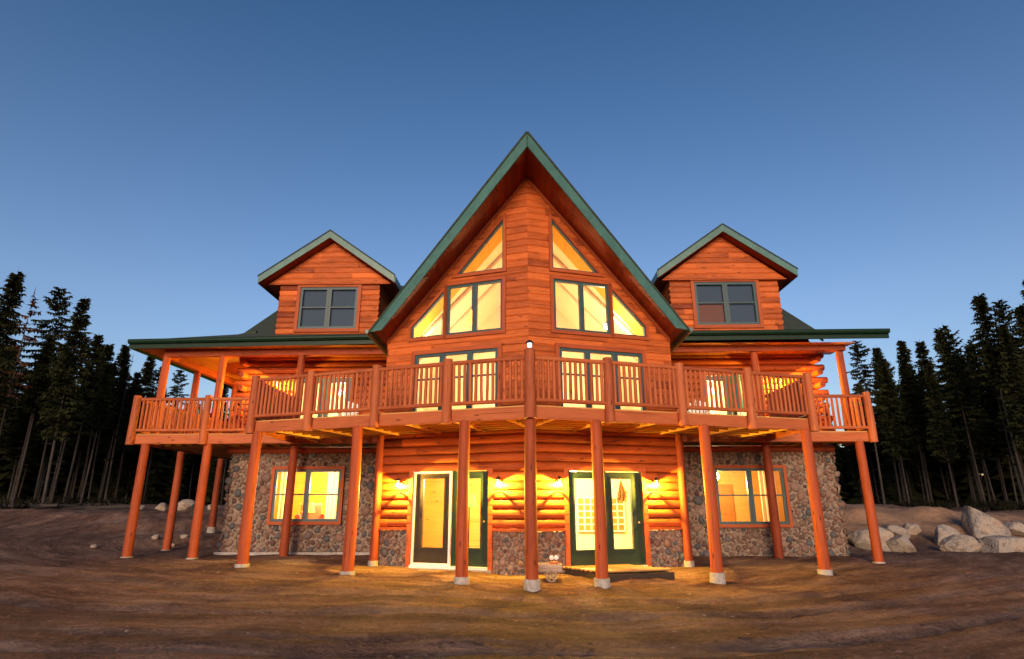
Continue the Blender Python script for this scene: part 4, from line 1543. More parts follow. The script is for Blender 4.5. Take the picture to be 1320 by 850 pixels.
# curtains
def curtain(x0, x1, y, z0, z1, label, amp=0.035, mat='curtain', folds=None):
    mb = MB()
    n = max(8, int(abs(x1-x0)/0.03))
    ph = rng.uniform(0, 6)
    V = []
    for i in range(n+1):
        t = i/n
        yy = y+amp*math.sin(t*abs(x1-x0)/0.13*6.28+ph)
        V.append((x0+(x1-x0)*t, yy))
    for i in range(n):
        (a, b), (c, d) = V[i], V[i+1]
        mb.face([(a, b, z0), (c, d, z0), (c, d, z1), (a, b, z1)], [(a, z0), (c, z0), (c, z1), (a, z1)], 0.5, 0, True)
    o = mb.build('curtain', M[mat], None)
    tag(o, label, 'curtain', 'curtains inside the lit windows')
    return o
curtain(-6.15, -5.80, 6.36, 1.0, 2.5, 'cream curtain at the right side of the left stone wall window')
curtain(-7.60, -7.40, 6.36, 1.0, 2.5, 'cream curtain at the left edge of the left stone wall window')
curtain(6.95, 7.45, 6.36, 0.95, 2.5, 'pale yellow curtain in the right half of the right stone wall window')
curtain(5.85, 6.35, 6.32, 3.5, 5.2, 'white curtain behind the right porch doors')
curtain(-7.05, -6.75, 6.32, 3.5, 5.2, 'white curtain at the left leaf of the left porch doors')

# a few pieces of furniture that show through the panes
def shade_lamp(x, y, z, h, label, name='floor_lamp', r=0.2, power=60):
    e = empty(name, (x, y, z), label, 'lamp', 'lamps burning inside the house')
    mb = MB(); mb.log((x, y, z), (x, y, z+0.03), r*0.7, r*0.65, 14, 1, 0); mb.log((x, y, z), (x, y, z+h), 0.014, 0.014, 8, 2, 0); mb.build('stand', M['black'], e)
    mb = MB()
    mb.log((x, y, z+h-0.08), (x, y, z+h+0.22), r, r*0.6, 18, 2, 0, dome=False)
    mb.build('lamp_shade', M['ambershade'], e)
shade_lamp(-1.55, 3.6, 0.06, 1.45, 'amber floor lamp inside the left green doors')
shade_lamp(-6.85, 6.9, 0.10, 1.25, 'amber lamp inside the left stone wall window')
# cone pendant in the left double window
e = empty('pendant_lamp', (-1.62, 4.1, 6.55), 'amber cone shaped pendant showing in the left upper double window', 'lamp', 'lamps burning inside the house')
mb = MB(); mb.log((-1.62, 4.1, 6.52), (-1.62, 4.1, 6.92), 0.15, 0.03, 16, 2, 0, dome=False); mb.build('lamp_shade', M['ambershade'], e)
mb = MB(); mb.log((-1.62, 4.1, 6.9), (-1.62, 4.1, 8.1), 0.01, 0.01, 6, 1, 0); mb.build('stem', M['black'], e)
def armchair(x, y, z, rot, label):
    e = empty('armchair', (x, y, z), label, 'chair')
    m = Matrix.Rotation(rot, 4, 'Z')
    T = lambda a: Vector((x, y, z))+(m @ Vector(a))
    def bar(name, a, b, w, h, up=(0, 0, 1)):
        mb = MB(); mb.beam(T(a), T(b), w, h, m @ Vector(up), 0.04); mb.build(name, M['redcloth'], e)
    bar('seat', (-0.3, 0, 0.34), (0.3, 0, 0.34), 0.6, 0.26)
    bar('backrest', (-0.32, 0.30, 0.66), (0.32, 0.30, 0.66), 0.18, 0.66)
    for a in (-0.37, 0.37): bar('armrest', (a, -0.3, 0.42), (a, 0.36, 0.42), 0.15, 0.48)
armchair(-6.95, 7.4, 0.55, 0.3, 'red armchair inside the left stone wall window')
mb = MB()
mb.box((-1.25, 7.93, 1.0), (-0.45, 7.98, 1.75), 0.6)
o = mb.build('picture', M['orangedoor']); tag(o, 'orange framed picture on the back wall behind the left green doors', 'picture')

# inner doors seen through the glass
def inner_door(x0, x1, y, z0, z1, mat, label, grid=True):
    e = empty('interior_door', ((x0+x1)/2, y, z0), label, 'door')
    mb = MB()
    w = x1-x0
    mb.box((x0, y, z0), (x1, y+0.04, z1), 0.5)
    mb.build('panel', M[mat], e)
    mb = MB()
    if grid:
        for i in range(8):
            xx = x0+w*i/7
            mb.box((xx-0.018, y-0.02, z0+0.05), (xx+0.018, y+0.0, z1), 0.5)
        for j in range(6):
            zz = z0+0.05+(z1-z0-0.05)*j/5
            mb.box((x0, y-0.023, zz-0.018), (x1, y-0.003, zz+0.018), 0.5)
        mb.build('muntin', M['white'], e)
    else:
        for a, b in ((z0+0.15, z0+0.95), (z0+1.05, z1-0.12)):
            mb.box((x0+0.12, y-0.02, a), (x1-0.12, y, b), 0.5)
        mb.build('raised_panel', M[mat], e)
inner_door(1.60, 3.1, 7.9, 0.62, 1.70, 'orangedoor', 'white gridded window at the back of the room behind the right green doors')
inner_door(6.15, 7.0, 8.9, 0.12, 2.15, 'orangedoor', 'brown wood door inside, seen in the left half of the right stone wall window', False)

# ------------------------------------------------------------------ lanterns
def lantern(base, out, label, power=55, sc=1.0, reach=0.16):
    """base: point on the wall; out: unit vector away from it"""
    base = Vector(base); out = Vector(out).normalized()
    e = empty('wall_lantern', base, label, 'lantern', 'lit lanterns on the house walls')
    c = base+out*reach*sc
    up = Vector((0, 0, 1))
    mb = MB()
    mb.log(base-out*0.0, base+out*0.02, 0.055*sc, 0.05*sc, 12, 1, 0, dome=False)
    mb.log(base+out*0.01, base+out*0.08*sc+up*0.13*sc, 0.010*sc, 0.010*sc, 6, 2, 0)
    mb.log(base+out*0.08*sc+up*0.13*sc, c+up*0.14*sc, 0.010*sc, 0.010*sc, 6, 2, 0)
    mb.build('bracket', M['black'], e)
    mb = MB()
    mb.log(c+up*0.07*sc, c+up*0.135*sc, 0.068*sc, 0.02*sc, 10, 2, 0)
    mb.build('cap', M['black'], e)
    mb = MB()
    mb.log(c-up*0.145*sc, c-up*0.112*sc, 0.005*sc, 0.012*sc, 8, 1, 0)
    for k in range(4):
        a = k*math.pi/2+math.pi/4
        o1 = Vector((math.cos(a), math.sin(a), 0))
        mb.log(c-up*0.11*sc+o1*0.047*sc, c+up*0.075*sc+o1*0.072*sc, 0.004*sc, 0.004*sc, 4, 1, 0)
    mb.build('cage', M['black'], e)
    mb = MB()
    mb.log(c-up*0.10*sc, c+up*0.07*sc, 0.040*sc, 0.062*sc, 12, 1, 0, dome=False)
    mb.build('glass_shade', M['glass'], e)
    mb = MB(); globe(mb, c+up*0.005*sc, 0.03*sc); mb.build('bulb', M['bulb'], e)
    lamp('lantern_light', c-up*0.058*sc, power, WARM, 0.022, e)

LP = 310
for s, t, lab in ((-1, 3.38, 'lit wall lantern left of the white screen door'), (-1, 0.72, 'lit wall lantern just left of the centre post, beside the left doors'),
                  (1, 0.66, 'lit wall lantern just right of the centre post, beside the right doors'), (1, 3.22, 'lit wall lantern right of the right green doors')):
    fn = prow_fn(s)
    lantern(fn(t, 1.98, 0.05), (s*SN, -CS, 0), lab, LP)
lantern((-7.78, 6.03, 5.12), (0, -1, 0), 'lit wall lantern on the upper porch at the left end of the house', 270, reach=0.30)
lantern((7.78, 6.03, 5.12), (0, -1, 0), 'lit wall lantern on the upper porch at the right end of the house', 270, reach=0.30)

lantern((-9.02, 8.1, 5.12), (-1, 0, 0), 'wall lantern on the gable side porch, round the left corner of the house', 210)
# post cap lamp
e = empty('post_lamp', (0, -0.10, RT+0.175), 'small white cap lamp glowing on top of the centre railing post', 'lamp')
z = RT+0.175
mb = MB(); mb.log((0, -.1, z), (0, -.1, z+0.03), 0.05, 0.05, 12, 1, 0); mb.build('base', M['black'], e)
mb = MB(); mb.log((0, -.1, z+0.03), (0, -.1, z+0.14), 0.042, 0.05, 12, 2, 0); mb.build('glass_shade', M['ledwhite'], e)
mb = MB(); mb.log((0, -.1, z+0.14), (0, -.1, z+0.20), 0.095, 0.03, 12, 2, 0); mb.build('cap', M['black'], e)

# ------------------------------------------------------------------ small things round the house
# dried bunch on the right door
mb = MB()
c = Vector(prow_fn(1)(2.32, 1.98, 0.05))
rg = random.Random(3)
for k in range(46):
    a = rg.uniform(-1, 1); L = rg.uniform(0.18, 0.46)
    b = c+Vector((a*0.10+rg.uniform(-.02, .02), rg.uniform(-0.05, 0.0), -L))
    mb.log(c+Vector((a*0.02, -0.02, rg.uniform(-.02, .06))), b, 0.006, 0.016, 5, 3, 0.2, tone=rg.random())
    if L < 0.4:
        mb.log(b, b+Vector((a*0.05, -0.01, -0.05)), 0.022, 0.006, 5, 2, 0.3, tone=rg.random())
mb.log(c+Vector((0, -.02, 0.0)), c+Vector((0, -.01, 0.13)), 0.006, 0.006, 5, 1)
o = mb.build('dried_flower_bunch', M['dried'])
tag(o, 'bunch of dried brown stalks hanging upside down on the right green door', 'dried flowers')

# plank step below the right doors
e = empty('wooden_step', (1.75, 1.1, 0), 'low step of loose planks on timbers below the right green doors', 'step')
g0 = 0.0
ux = Vector((CS, SN, 0)); uy = Vector((-SN, CS, 0))
org = Vector(prow_fn(1)(0.72, 0, 0.0))
for k in range(9):
    mb = MB()
    a = org-uy*(0.08+k*0.145)+Vector((0, 0, 0.115))
    L = 1.72+rng.uniform(-0.08, 0.10)
    sh = 0.05*k
    mb.beam(a+ux*sh, a+ux*(sh+L), 0.132, 0.035, tone=rng.uniform(0.3, 0.8))
    mb.build('plank', M['pallet'], e)
for k in range(3):
    mb = MB()
    a = org+ux*(0.14+k*0.72)+Vector((0, 0, 0.01))
    mb.beam(a-uy*0.05+ux*0.0, a-uy*1.30+ux*0.38, 0.12, 0.15, tone=0.35)
    mb.build('timber', M['darkwood'], e)
mb = MB()
a = org-uy*1.34+ux*0.50+Vector((0, 0, 0.0))
mb.beam(a, a+ux*1.6, 0.05, 0.15, tone=0.15)
mb.build('timber', M['darkwood'], e)

# thin board in front of the left doors
mb = MB()
a = Vector(prow_fn(-1)(1.2, -0.015, 0.45)); b = Vector(prow_fn(-1)(2.6, 0.02, 0.38))
mb.beam(a, b, 0.22, 0.035, tone=0.6)
o = mb.build('loose_board', M['pallet'])
tag(o, 'loose board lying on the dirt in front of the left doors', 'board')

# planter cart by the prow corner
e = empty('garden_cart', (0.42, 1.25, 0), 'small weathered wooden planter cart beside the centre post', 'cart')
cx, cy, cz = 0.40, 1.28, -0.05
mb = MB()
for k in range(4):
    mb.beam((cx-0.22, cy-0.14+k*0.094, cz+0.17), (cx+0.22, cy-0.14+k*0.094, cz+0.17), 0.09, 0.02)
for y in (-0.19, 0.19):
    for k in range(2):
        mb.beam((cx-0.24, cy+y, cz+0.21+k*0.075), (cx+0.24, cy+y, cz+0.21+k*0.075), 0.02, 0.07)
for x in (-0.24, 0.24):
    for k in range(2):
        mb.beam((cx+x, cy-0.18, cz+0.21+k*0.075), (cx+x, cy+0.18, cz+0.21+k*0.075), 0.02, 0.07)
mb.build('box', M['greywood'], e)
for y in (-0.23, 0.23):
    mb = MB()
    c = Vector((cx+0.02, cy+y, cz+0.10))
    for k in range(12):
        a0, a1 = k*math.pi/6, (k+1)*math.pi/6
        mb.beam(c+Vector((math.cos(a0)*0.11, 0, math.sin(a0)*0.11)), c+Vector((math.cos(a1)*0.11, 0, math.sin(a1)*0.11)), 0.025, 0.03, (0, 1, 0), 0.003, 0.4)
    for k in range(3):
        a0 = k*math.pi/3
        v = Vector((math.cos(a0)*0.1, 0, math.sin(a0)*0.1))
        mb.beam(c-v, c+v, 0.018, 0.018, (0, 1, 0), 0.003, 0.4)
    mb.build('wheel', M['greywood'], e)
mb = MB()
mb.beam((cx-0.24, cy-0.1, cz+0.2), (cx-0.55, cy-0.06, cz+0.05), 0.03, 0.03)
mb.beam((cx-0.24, cy+0.1, cz+0.2), (cx-0.55, cy+0.06, cz+0.05), 0.03, 0.03)
mb.build('handle', M['greywood'], e)
e = empty('flower_pot', (cx+0.08, cy-0.05, cz+0.18), 'terracotta pot with two white blooms standing in the small cart', 'flower pot')
mb = MB(); p = Vector((cx+0.08, cy-0.05, cz+0.18))
mb.log(p, p+Vector((0, 0, 0.16)), 0.06, 0.085, 12, 2, 0); mb.log(p+Vector((0, 0, 0.15)), p+Vector((0, 0, 0.18)), 0.092, 0.092, 12, 1, 0)
mb.build('pot', M['terracotta'], e)
for dx in (-0.045, 0.055):
    mb = MB()
    q = p+Vector((dx, -0.02, 0.27))
    globe(mb, q, 0.03)
    for k in range(8):
        a = k*math.pi/4
        mb.face([q, q+Vector((math.cos(a)*0.05, -0.02, math.sin(a)*0.05)), q+Vector((math.cos(a+0.5)*0.055, -0.028, math.sin(a+0.5)*0.055))], [(0, 0)]*3)
    mb.build('bloom', M['petal'], e)
    mb = MB(); mb.log(p+Vector((dx*0.3, 0, 0.16)), q, 0.006, 0.005, 5, 2); mb.build('stem', M['needles'], e)

# closed patio umbrella on the right part of the deck
e = empty('patio_umbrella', (6.35, 5.55, ZT), 'closed teal patio umbrella behind the railing on the right part of the deck', 'umbrella')
mb = MB(); mb.log((6.35, 5.55, ZT), (6.35, 5.55, ZT+0.07), 0.22, 0.20, 16, 1, 0); mb.build('base', M['concrete'], e)
mb = MB(); mb.log((6.35, 5.55, ZT+0.05), (6.35, 5.55, ZT+1.75), 0.02, 0.02, 8, 3, 0); mb.build('pole', M['white'], e)
mb = MB()
for k in range(10):
    a = k*math.pi/5
    v = Vector((math.cos(a), math.sin(a), 0))
    b = Vector((6.35, 5.55, 0))
    mb.log(b+v*0.075+Vector((0, 0, ZT+0.75)), b+v*0.04+Vector((0, 0, ZT+1.82)), 0.035, 0.05, 6, 4, 0.1)
mb.log((6.35, 5.55, ZT+1.7), (6.35, 5.55, ZT+1.93), 0.11, 0.03, 10, 3, 0.05)
mb.build('canopy', M['teal'], e)

# white chairs on the deck
def chair(x, y, rot, label):
    e = empty('deck_chair', (x, y, ZT), label, 'chair')
    m = Matrix.Rotation(rot, 4, 'Z')
    T = lambda a: Vector((x, y, ZT))+(m @ Vector(a))
    mb = MB()
    for k in range(6): mb.beam(T((-0.26, -0.24+k*0.09, 0.40)), T((0.26, -0.24+k*0.09, 0.40)), 0.075, 0.02)
    mb.build('seat', M['white'], e)
    mb = MB()
    for k in range(5): mb.beam(T((-0.22+k*0.11, 0.24, 0.40)), T((-0.22+k*0.11, 0.40, 1.05-abs(k-2)*0.04)), 0.085, 0.02, (0, 1, 0.2))
    mb.build('backrest', M['white'], e)
    for a in (-0.26, 0.26):
        for b in (-0.24, 0.22):
            mb = MB(); mb.beam(T((a, b, 0)), T((a, b, 0.6)), 0.06, 0.035, (0, 1, 0)); mb.build('leg', M['white'], e)
        mb = MB(); mb.beam(T((a, -0.32, 0.61)), T((a, 0.28, 0.61)), 0.10, 0.025); mb.build('armrest', M['white'], e)
chair(-5.35, 5.25, 0.25, 'white slatted deck chair behind the railing on the left part of the deck')
chair(5.0, 5.3, -0.3, 'white slatted deck chair behind the railing on the right part of the deck')

# ------------------------------------------------------------------ rocks
def rock(name, c, size, seed, label, rot=0.0, sub=3, cuts=11, group=None, tilt=0.0, sink=0.66, planes=None):
    import bmesh
    rg = random.Random(seed)
    bm = bmesh.new()
    bmesh.ops.create_icosphere(bm, subdivisions=sub+1, radius=1)
    given = planes
    planes = []
    for _ in range(0 if given else cuts):
        n = Vector((rg.gauss(0, 1), rg.gauss(0, 1), rg.gauss(0, 0.8))).normalized()
        planes.append((n, rg.uniform(0.52, 0.84)))
    for n, d in (given or ()):
        planes.append((Vector(n).normalized(), d))
    for v in bm.verts:
        p = v.co.copy()
        for _r in range(2):
            for n, d in planes:
                h = p.dot(n)
                if h > d: p -= n*(h-d)*0.74
        p *= 1+0.075*mnoise.fractal(p*1.9+Vector((seed, 0, 0)), 1.0, 2.0, 5)+0.020*mnoise.noise(p*8+Vector((seed, 3, 0)))
        v.co = p
    ext = [max(abs(v.co[i]) for v in bm.verts) for i in range(3)]
    me = bpy.data.meshes.new(name)
    m = Matrix.Rotation(rot, 4, 'Z') @ Matrix.Rotation(tilt, 4, 'Y') @ Matrix.Diagonal((size[0]/ext[0], size[1]/ext[1], size[2]/ext[2], 1))
    bm.transform(m)
    lo = min(v.co.z for v in bm.verts)
    bm.to_mesh(me); bm.free()
    me.materials.append(M['boulder'])
    o = bpy.data.objects.new(name, me)
    COL.objects.link(o)
    z = gz(c[0], c[1]) if len(c) < 3 else c[2]
    o.location = (c[0], c[1], z-lo*sink)
    tag(o, label, 'boulder' if max(size) > 0.4 else 'rock', group)
    return o
G = 'boulders at the foot of the dirt mound'
rock('boulder', (11.6, 9.2), (0.74, 0.6, 0.50), 3, 'tall pale boulder right behind the deck corner post, nearest the stone wall', 0.3, group=G)
rock('boulder', (13.1, 10.4, 0.26), (0.56, 0.48, 0.30), 14, 'flat topped cream boulder resting above the grey one', -0.2, group=G, sink=0.9)
rock('boulder', (12.3, 8.7), (0.46, 0.42, 0.34), 23, 'grey cracked boulder lying below the flat topped cream one', 0.5, group=G, tilt=0.3)
rock('boulder', (14.0, 10.8), (0.28, 0.3, 0.24), 31, 'small blue grey boulder in the gap of the row', 0.1, group=G)
rock('boulder', (14.65, 10.1), (0.52, 0.46, 0.44), 44, 'rounded tan boulder left of the biggest one', 0.4, group=G)
rock('boulder', (13.75, 8.0), (0.62, 0.46, 0.36), 52, 'low orange grey boulder in front of the biggest one', -0.15, group=G)
rock('boulder', (16.75, 10.9), (0.84, 0.62, 0.66), 66, 'biggest boulder of the row, wedge shaped with a sharp left edge', 0.0, group=G, sink=0.8,
     planes=[((-1, 0.1, 0.12), 0.62), ((0.52, -0.15, 0.84), 0.30), ((-0.25, -1, 0.35), 0.42), ((0.6, -0.7, 0.1), 0.6), ((0, 0, -1), 0.5), ((0.2, 1, 0.3), 0.5), ((-0.75, -0.6, 0.3), 0.62)])
rock('boulder', (15.3, 8.3), (0.80, 0.52, 0.40), 77, 'long flat grey boulder at the right edge of the row', 0.1, group=G)
rock('boulder', (18.2, 11.4), (0.55, 0.5, 0.32), 85, 'blue grey boulder half hidden behind the long flat one', 0.2, group=G)
GL = 'pale rocks on the left bank'
for (x, y, sz, lab, sd) in ((-18.5, 17.0, 0.42, 'pale rock behind the outer left deck post', 5), (-17.45, 17.0, 0.5, 'broad pale rock heap between the two outer left deck posts', 6), (-16.6, 17.5, 0.75, 'tallest white rock on the left bank, under the deck', 7),
                            (-17.9, 19.0, 0.4, 'small white rock left of the tallest one on the bank', 9), (-15.6, 18.2, 0.45, 'low pale rock right of the tallest one on the bank', 10)):
    rock('rock', (x, y), (sz*0.72, sz*0.6, sz*0.42), sd, lab, sd, 2, group=GL)
for (x, y, sz, lab, sd) in ((-12.75, 9.0, 0.16, 'small white stone on the slope between two left deck posts', 15), (-12.0, 9.4, 0.13, 'small grey stone on the slope beside the second row deck post', 16), (-13.4, 6.9, 0.10, 'little pale stone left of the outer left deck post', 17), (-11.9, 8.6, 0.09, 'tiny stone lowest on the slope under the left deck', 18)):
    rock('rock', (x, y), (sz, sz*0.8, sz*0.7), sd, lab, sd, 1, group=GL)

# pebbles and clods: too many to count
mb = MB()
rg = random.Random(5)
small_v = ICV
for _ in range(7500):
    x = rg.uniform(-22, 22); y = rg.uniform(-11, 9)
    if abs(x) < 9.2 and y > 2: continue
    r = rg.uniform(0.006, 0.02)*(1.0 if rg.random() < 0.94 else 2.7)
    c = Vector((x, y, gz(x, y)+r*0.1))
    n0 = len(mb.v)
    e = rg.uniform(0.5, 0.8)
    # an eight faced lump
    pts = [Vector((1, 0, 0)), Vector((0, 1, 0)), Vector((-1, 0, 0)), Vector((0, -1, 0)), Vector((0, 0, e)), Vector((0, 0, -e))]
    pts = [c+Vector((p.x*r*rg.uniform(.7, 1.3), p.y*r*rg.uniform(.7, 1.3), p.z*r)) for p in pts]
    mb.faces(pts, [(0, 1, 4), (1, 2, 4), (2, 3, 4), (3, 0, 4)], lambda f: [(0, 0)]*3, rg.uniform(0.5, 1.0), 0, True)
o = mb.build('pebbles', M['stone'])
o['kind'] = 'stuff'

# ------------------------------------------------------------------ trees
def conifer_meshes(kind, seed, H):
    """trunk and crown meshes, foot at the origin"""
    rg = random.Random(seed)
    tr = MB(); cr = MB()
    base_r = H*0.0060+0.015
    lean = rg.uniform(-0.012, 0.012)*H
    bx, by = rg.uniform(-0.15, 0.15), rg.uniform(-0.15, 0.15)
    def axis(z):
        u = z/H
        return Vector((lean*u+bx*math.sin(u*3.1), by*math.sin(u*2.7), z))
    n = 12
    for i in range(n):
        z0, z1 = H*i/n, H*(i+1)/n
        r0, r1 = base_r*(1-z0/H*0.93), base_r*(1-z1/H*0.93)
        tr.log(axis(z0), axis(z1+0.01), r0*(1.25 if i == 0 else 1), r1, 7, 2, 0.06, tone=rg.uniform(0.3, 0.8), dome=False)
    c0 = dict(spruce=0.34, bare=0.56, ragged=0.45, snag=0.30, full=0.08, dead=0.42)[kind]
    Rm = dict(spruce=0.105, bare=0.095, ragged=0.15, snag=0.05, full=0.16, dead=0.085)[kind]*H
    # dead twigs on the bare trunk
    z = 0.8
    while z < H*(c0+0.15):
        for _ in range(rg.randint(1, 3)):
            a = rg.uniform(0, 6.28); L = rg.uniform(0.25, 0.9)*(0.5+z/H)
            p = axis(z); d = Vector((math.cos(a), math.sin(a), rg.uniform(-0.35, 0.1)))
            tr.log(p, p+d*L, 0.012, 0.004, 3, 1, 0, tone=rg.uniform(0.2, 0.6), dome=False)
        z += rg.uniform(0.25, 0.6)
    z = H*c0
    step = dict(spruce=0.20, bare=0.20, ragged=0.30, snag=0.7, full=0.20, dead=0.30)[kind]
    while z < H*0.992:
        u = (z-H*c0)/(H*(1-c0))
        prof = (1-u)**0.75*min(1.0, 0.45+u*3.2)
        if kind == 'ragged': prof = (1-u)**0.55*(0.55+0.45*math.sin(z*2.1+seed)**2)
        if kind == 'full': prof = (1-u)**0.9
        R0 = Rm*prof+0.10
        nb = rg.randint(6, 9) if kind not in ('snag', 'dead') else rg.randint(1, 4)
        a0 = rg.uniform(0, 6.28)
        for b in range(nb):
            if rg.random() < (0.12 if kind in ('spruce', 'full', 'bare') else 0.3): continue
            a = a0+b*6.283/nb+rg.uniform(-0.5, 0.5)
            L = R0*rg.uniform(0.6, 1.2)
            droop = rg.uniform(-0.45, -0.1) if u < 0.75 else rg.uniform(-0.05, 0.55)
            p = axis(z+rg.uniform(-0.1, 0.1))
            d = Vector((math.cos(a), math.sin(a), droop)).normalized()
            side = Vector((-math.sin(a), math.cos(a), 0))
            tone = min(1, max(0, rg.gauss(0.45, 0.22)))
            if kind in ('snag',) and rg.random() < 0.8:
                tr.log(p, p+d*L, 0.014, 0.004, 3, 1, 0, tone=0.4, dome=False)
                continue
            m = max(3, int(L/0.13))
            for k in range(m):
                t = (k+0.6)/m
                if t < 0.12: continue
                q = p+d*(L*t)+Vector((0, 0, 0.10*t*t*L))
                wd = 0.36*(1-t*0.5)*min(1, 0.5+L*0.5)
                for sg in (-1, 1):
                    if rg.random() < 0.12: continue
                    tip = q+side*(sg*wd*rg.uniform(0.7, 1.3))+d*rg.uniform(0.08, 0.26)+Vector((0, 0, rg.uniform(-0.20, 0.02)))
                    w2 = d*rg.uniform(0.07, 0.13)
                    cr.face([q-w2, q+w2+Vector((0, 0, rg.uniform(0, 0.04))), tip], [(0, 0)]*3, min(1, max(0, tone+rg.uniform(-0.2, 0.2))))
                # hanging spray
                tip = q+Vector((rg.uniform(-.05, .05), rg.uniform(-.05, .05), -rg.uniform(0.12, 0.26)))
                cr.face([q-d*0.08, tip, q+d*0.08], [(0, 0)]*3, min(1, max(0, tone+rg.uniform(-0.25, 0.1))))
            # tip
            e = p+d*L+Vector((0, 0, 0.1*L))
            cr.face([e-side*0.06-d*0.1, e+side*0.06-d*0.1, e+d*0.16], [(0, 0)]*3, min(1, tone+0.2))
        z += step*rg.uniform(0.7, 1.25)*(1-0.35*u)
    # leader
    t = axis(H)
    cr.face([t+Vector((-.03, 0, -.3)), t+Vector((.03, 0, -.3)), t+Vector((0, 0, .25))], [(0, 0)]*3, 0.6)
    return tr, cr

PROTO = {}
def proto(kind, seed, H):
    tr, cr = conifer_meshes(kind, seed, H)
    mats = M['rustneedles'] if kind in ('dead',) else M['needles']
    a = tr.build('trunk', M['bark']); b = cr.build('crown', mats)
    return a, b, H
for i, (kind, seed) in enumerate((('spruce', 1), ('spruce', 2), ('spruce', 3), ('bare', 4), ('bare', 5), ('ragged', 6), ('ragged', 7), ('snag', 8), ('full', 9), ('dead', 10))):
    PROTO.setdefault(kind, []).append(proto(kind, seed, 12.0))
used = set()
def tree(kind, var, x, y, H, label, group, rot=None, name='spruce_tree', sink=0.15, wide=1.0):
    a, b, H0 = PROTO[kind][var % len(PROTO[kind])]
    e = empty(name, (x, y, gz(x, y)-sink), label, 'tree', group)
    s = H/H0
    e.rotation_euler = (0, 0, rng.uniform(0, 6.28) if rot is None else rot)
    e.scale = (s*wide, s*wide, s)
    for src in (a, b):
        if src.name not in used:
            o = src; used.add(src.name)
        else:
            o = src.copy(); COL.objects.link(o)
        o.parent = e
    return e

GLT = 'conifers at the forest edge left of the house'
GRT = 'conifers at the forest edge right of the house'
LT = [(-26.4, 16, 11.9, 'spruce', 0, 'tallest spruce at the far left, dense crown over a long bare pale trunk'),
      (-28.8, 20, 12.4, 'dead', 0, 'thin dying conifer with reddish needles beside the tallest left spruce'),
      (-29.0, 22, 13.1, 'ragged', 0, 'ragged open crowned conifer between the tallest left spruce and the pointed one'),
      (-24.0, 18, 11.2, 'spruce', 1, 'pointed full spruce standing clear of its neighbours left of the house'),
      (-31.5, 30, 11.6, 'spruce', 2, 'dark narrow spruce just right of the pointed full one'),
      (-29.4, 28, 11.0, 'bare', 0, 'slim spruce with bare lower trunk in the cluster left of the porch roof'),
      (-29.6, 30, 11.5, 'spruce', 0, 'narrow topped spruce nearest the left tip of the porch roof'),
      (-26.4, 26, 9.7, 'snag', 0, 'bare grey snag without needles left of the porch roof tip'),
      (-30.3, 34, 11.8, 'full', 0, 'broad full spruce showing below the left end of the porch roof'),
      (-31.2, 40, 11.8, 'ragged', 1, 'thin open crowned conifer seen between the left porch columns'),
      (-28.0, 15, 10.6, 'bare', 1, 'spruce cut by the left picture edge, crown high on a bare trunk'),
      (-24.3, 21, 8.2, 'bare', 0, 'shorter spruce in front of the ragged conifer at the left'),
      (-27.0, 40, 10.5, 'spruce', 1, 'spruce top seen between the second and third left porch columns'),
      (-24.0, 42, 9.5, 'full', 0, 'short dark spruce seen lowest between the left porch columns')]
for x, y, H, k, v, lab in LT:
    tree(k, v, x, y, H, lab, GLT)
RT_ = [(21.9, 26, 10.6, 'ragged', 0, 'uneven open conifer just right of the right porch column'),
       (25.6, 30, 11.2, 'spruce', 0, 'narrow pointed spruce right of the uneven open conifer'),
       (26.1, 28, 11.1, 'spruce', 2, 'dense rounded top spruce third from the right end of the roof'),
       (31.4, 34, 12.7, 'bare', 0, 'slender spruce set back between two denser ones right of the house'),
       (30.1, 30, 12.5, 'spruce', 1, 'left one of the two close standing tall spruces in the right wood'),
       (27.8, 26, 11.6, 'ragged', 1, 'right one of the two close standing tall conifers in the right wood'),
       (25.8, 20, 11.7, 'bare', 1, 'tall leaning spruce with olive top and pale bare trunk at the right'),
       (30.0, 24, 12.6, 'ragged', 0, 'knob topped conifer right of the tall leaning spruce'),
       (27.8, 20, 11.0, 'spruce', 2, 'dark spruce second from the right picture edge'),
       (26.0, 17, 11.7, 'spruce', 0, 'spruce cut by the right picture edge, tallest at that side'),
       (20.5, 34, 7.0, 'full', 0, 'small distant spruce seen left of the right porch column'),
       (24.2, 36, 7.6, 'spruce', 1, 'small distant spruce seen just behind the right porch column')]
for x, y, H, k, v, lab in RT_:
    tree(k, v, x, y, H, lab, GRT)
# the rest of the wood: rows behind and between
rgt = random.Random(21)
spots = []
def fill(n, side):
    c = 0; tries = 0
    while c < n and tries < 9000:
        tries += 1
        y = rgt.uniform(15, 46)
        x = rgt.uniform(19 if side < 0 and y > 32 else 20+0.12*y, 58)*side
        if side < 0:
            if x > -23.6-0.10*y and not (y > 32 and x < -19): continue
            px = x/(y+12.3)
            if px > -0.60 and not (y > 32 and px < -0.40): continue
        else:
            if x < 19.5+0.14*y: continue
        if any((x-a)**2+(y-b)**2 < 1.5 for a, b in spots): continue
        if any((x-a)**2+(y-b)**2 < 0.8 for a, b, *_ in LT+RT_): continue
        spots.append((x, y)); c += 1
        k = rgt.choice(['spruce', 'spruce', 'bare', 'bare', 'bare', 'ragged', 'snag', 'spruce'])
        depth = min(1, (y-15)/30)
        H = rgt.uniform(7.5, 10.2) if abs(x/(y+12.3)) > 0.6 else rgt.uniform(6.0, 8.6)
        lab = ('conifer of the dark wood left of the house, filling in between the taller ones' if side < 0 else 'conifer of the dark wood right of the house, filling in between the taller ones')
        tree(k, rgt.randint(0, 2), x, y, H, lab, 'infill conifers of the left wood' if side < 0 else 'infill conifers of the right wood', sink=0.2)
